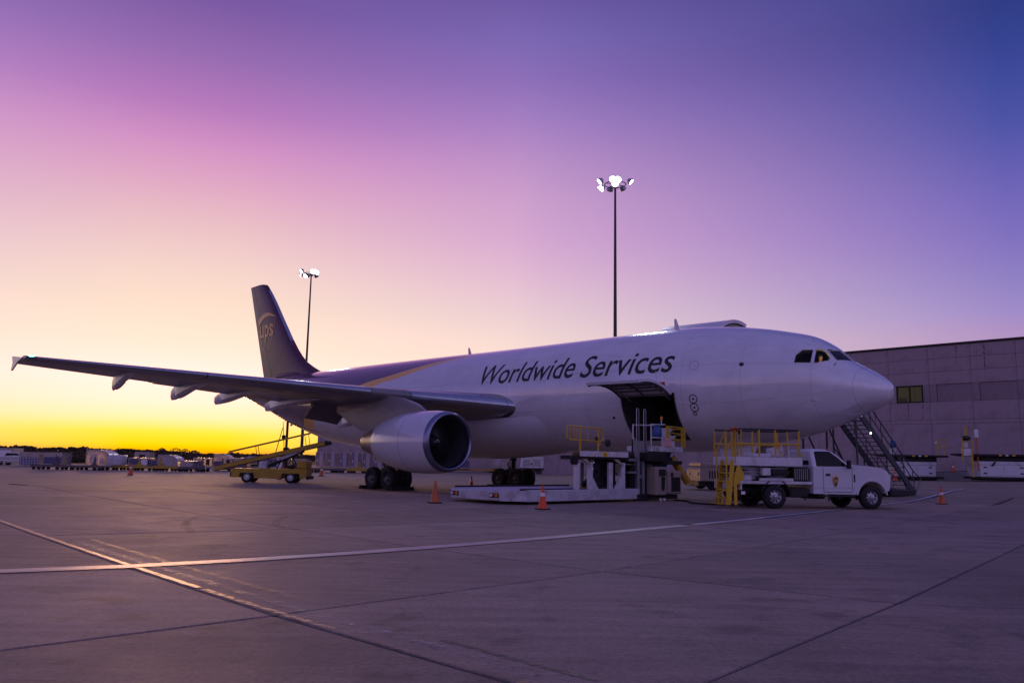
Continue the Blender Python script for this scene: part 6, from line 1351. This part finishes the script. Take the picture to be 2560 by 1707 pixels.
container('tall container behind a white net, left of the first dolly', -57.4, 100, .1, 2.4, 1.6, 2, 'net')
container('dark curtained container riding on the leftmost dolly', -45.3, 83, .5, 1.85, 1.2, 1.8, 'dark')
container('tall silver dome container standing behind the second dolly', -43.4, 88.5, .3, 2.6, 1.75, 2.2, 'dome')
container('plastic wrapped pallet load right of the tall dome container', -41.0, 86.6, .55, 1.55, 1.0, 1.6, 'wrap')
container('container with a white panel behind the far orange cone', -38.4, 86.5, .5, 2.0, .82, 1.7, 'box')
container('wire cage holding a dark load beside the silver dome', -36.9, 86.6, .5, 1.2, .85, 1.5, 'cage')
container('silver dome container right of the wire cage', -35.2, 86.2, .5, 2.05, 1.15, 1.8, 'dome')
container('low flat silver container near the belt loader', -33.2, 86, .48, 1.25, .62, 1.6, 'flat')
nth = ['first', 'second', 'third', 'fourth', 'fifth']
for k in range(5):
    container('small silver container, %s from left in the row left of the belt loader' % nth[k], -34.6 + 1.12 * k, 92.6, .48, 1.0, .95, 1.5, 'open' if k % 2 else 'dark', grp='row of open containers left of the belt loader')
container('taller silver container behind the row of open containers', -33.0, 96, .1, 2.0, 1.75, 1.6, 'dome')
container('silver container behind the conveyor of the belt loader', -28.9, 95, .4, 1.8, 1.3, 1.6, 'flat')
container('white box container under the conveyor of the belt loader', -24.6, 88, .5, 2.2, 1.1, 1.6, 'box')
dolly('grey dolly behind the belt loader conveyor', -29.4, -25.6, 93, 'dolly'); dolly('yellow dolly behind the belt loader chassis', -25.8, -22.4, 88, 'mustard', -23.0)
nth = ['first', 'second', 'third', 'fourth', 'fifth', 'sixth', 'seventh']
for k in range(7):
    container('tall curtained container, %s from left in the row by the warehouse corner' % nth[k], -21.95 + 1.36 * k, 97, .68, 1.25, 1.66, 1.5, 'curtain', grp='row of curtained containers by the warehouse corner')
dolly('long yellow rack under the row of curtained containers', -23.0, -12.2, 97, 'mustard', grp='container racks'); dolly('grey dolly in front of the curtained containers', -23.4, -18.5, 94.6, 'dolly'); dolly('yellow dolly with an upright stop in front of the curtained containers', -18.4, -15.9, 94.6, 'mustard', -17.0)
container('silver container with sloped top beyond the left main gear', -1.25, 118, .65, 2.6, 1.95, 2, 'dome'); 
container('small white canister box beside the sloped container', -.5, 115.5, .55, 1.0, 1.05, 1, 'flat')
dolly('long yellow rack along the warehouse beyond the belly', -12, 1.2, 118, 'mustard', grp='container racks')
container('stack of grey cartons near the far yellow dolly', -40.2, 90, .4, 1.2, .9, 1, 'flat')

for x, y, z, w, h, k, lab in ((-52.6, 108, .1, 2.2, 1.5, 'dark', 'dark fronted container far behind the leftmost dolly'), (-49.4, 112, .1, 2.0, 1.9, 'open', 'tall container with a dark opening, far back left of the tall dome'), (-31.0, 99, .1, 1.8, 1.5, 'curtain', 'curtained container far back left of the belt loader'), (-27.4, 100, .1, 1.8, 1.6, 'open', 'tall open container far behind the belt loader'), (-25.4, 101, .1, 1.6, 1.4, 'dark', 'dark fronted container far behind the belt loader chassis'), (-9.2, 117, .6, 2.0, 1.7, 'curtain', 'curtained container on the rack behind the near main gear'), (-6.6, 117, .6, 2.0, 1.7, 'dark', 'dark fronted container on the rack behind the engine'), (13.4, 114, .3, 2.2, 1.7, 'open', 'open container seen between the loader posts')):
    container(lab, x, y, z, w, h, 1.6, k)
# ------------------------------------------------------------------ traffic cones, chocks, cable
def cone(label, x, y, z, h, m, band=True):
    t = thing('traffic_cone', label, 'cone', (x, y, z), random.uniform(0, .6), 'orange traffic cones'); k = h / .72
    b = MB(); b.box((0, 0, .018 * k), (.37 * k, .37 * k, .036 * k), .01); b.build('base', M['black'], t)
    b = MB(); b.lathe([(.036 * k, .15 * k), (.07 * k, .135 * k), (.68 * k, .032 * k), (.715 * k, .03 * k), (.72 * k, .018 * k)], axis='Z', n=24); b.build('body', M[m], t)
    if band:
        b = MB(); rz = lambda z: (.135 + (.032 - .135) * (z - .07) / .61) * k + .003
        b.lathe([(.40 * k, rz(.40)), (.50 * k, rz(.50))], axis='Z', n=24, capped=False); b.build('reflective_band', M['reflect'], t)
cone('bright orange cone with a white band in front of the loader deck', 1.04, 25.76, .21, .73, 'orange')
cone('faded orange cone without a band at the outer end of the loader deck', -2.52, 28.35, .21, .76, 'orange_dull', False)
cone('small orange cone on the apron between the two main gears', -2.33, 51.05, zg(-2.33, 51), .72, 'orange')
cone('orange cone with a pale band right of the boarding stairs', 18.3, 35.2, .21, .72, 'orange_dull')
cone('far orange cone in front of the dollies at left', -30.57, 67.0, 0, .95, 'orange')
cone('far orange cone in front of the curtained containers', -17.16, 75.7, 0, .95, 'orange_dull')
cone('red-orange cone standing on the grey ramp by the warehouse', 39.1, 72.9, zg(38.6, 73.2) + .62, .8, 'orange')
cone('red-orange cone beside the left parked loader behind the stairs', 31.4, 67.5, zg(31.4, 67.5), .9, 'orange')
chk = None
for (x, y, rz_, lab) in ((24.1, 4.9, 0, 'black rubber chock ahead of the near main gear'), (27.0, 4.9, PI, 'black rubber chock behind the near main gear'), (24.1, -4.7, 0, 'black rubber chock ahead of the far main gear'), (27.0, -4.7, PI, 'black rubber chock behind the far main gear')):
    p = A2W((x, y, 0)); t = thing('wheel_chock', lab, 'chock', (p.x, p.y, zg(p.x, p.y)), PI - PSI + rz_, 'wheel chocks')
    b = MB(); b.prism([(-.16, -.75, 0), (.12, -.75, 0), (.06, -.75, .17), (-.04, -.75, .19)], (0, 1.5, 0)); b.build('wedge', M['black'], t)
    b = MB(); b.pipe([(-.1, -.75, .1), (-.14, -.9, .06), (-.1, -1.0, .03)], .012, 6); b.build('rope', M['mustard'], t)
mb = MB(); pts = [A2W((7.4, 3.6, 0)), A2W((6.6, 3.9, 0)), A2W((5.6, 5.0, 0)), A2W((5.2, 5.2, 0)), A2W((4.4, 4.9, 0)), A2W((3.6, 3.4, 0)), A2W((3.9, 1.4, 0))]
fine = []
for i in range(len(pts) - 1):
    for k in range(8):
        t = k / 8; p_1 = pts[max(i - 1, 0)]; p2 = pts[i]; p3 = pts[i + 1]; p4 = pts[min(i + 2, len(pts) - 1)]
        q = .5 * ((2 * p2) + (p3 - p_1) * t + (2 * p_1 - 5 * p2 + 4 * p3 - p4) * t * t + (3 * p2 - p_1 - 3 * p3 + p4) * t ** 3); fine.append((q.x, q.y, zg(q.x, q.y) + .035))
mb.pipe(fine, .03, 8); tag(mb.build('ground_cable', M['black']), 'black cable lying on the apron between loader and lift truck', 'cable')
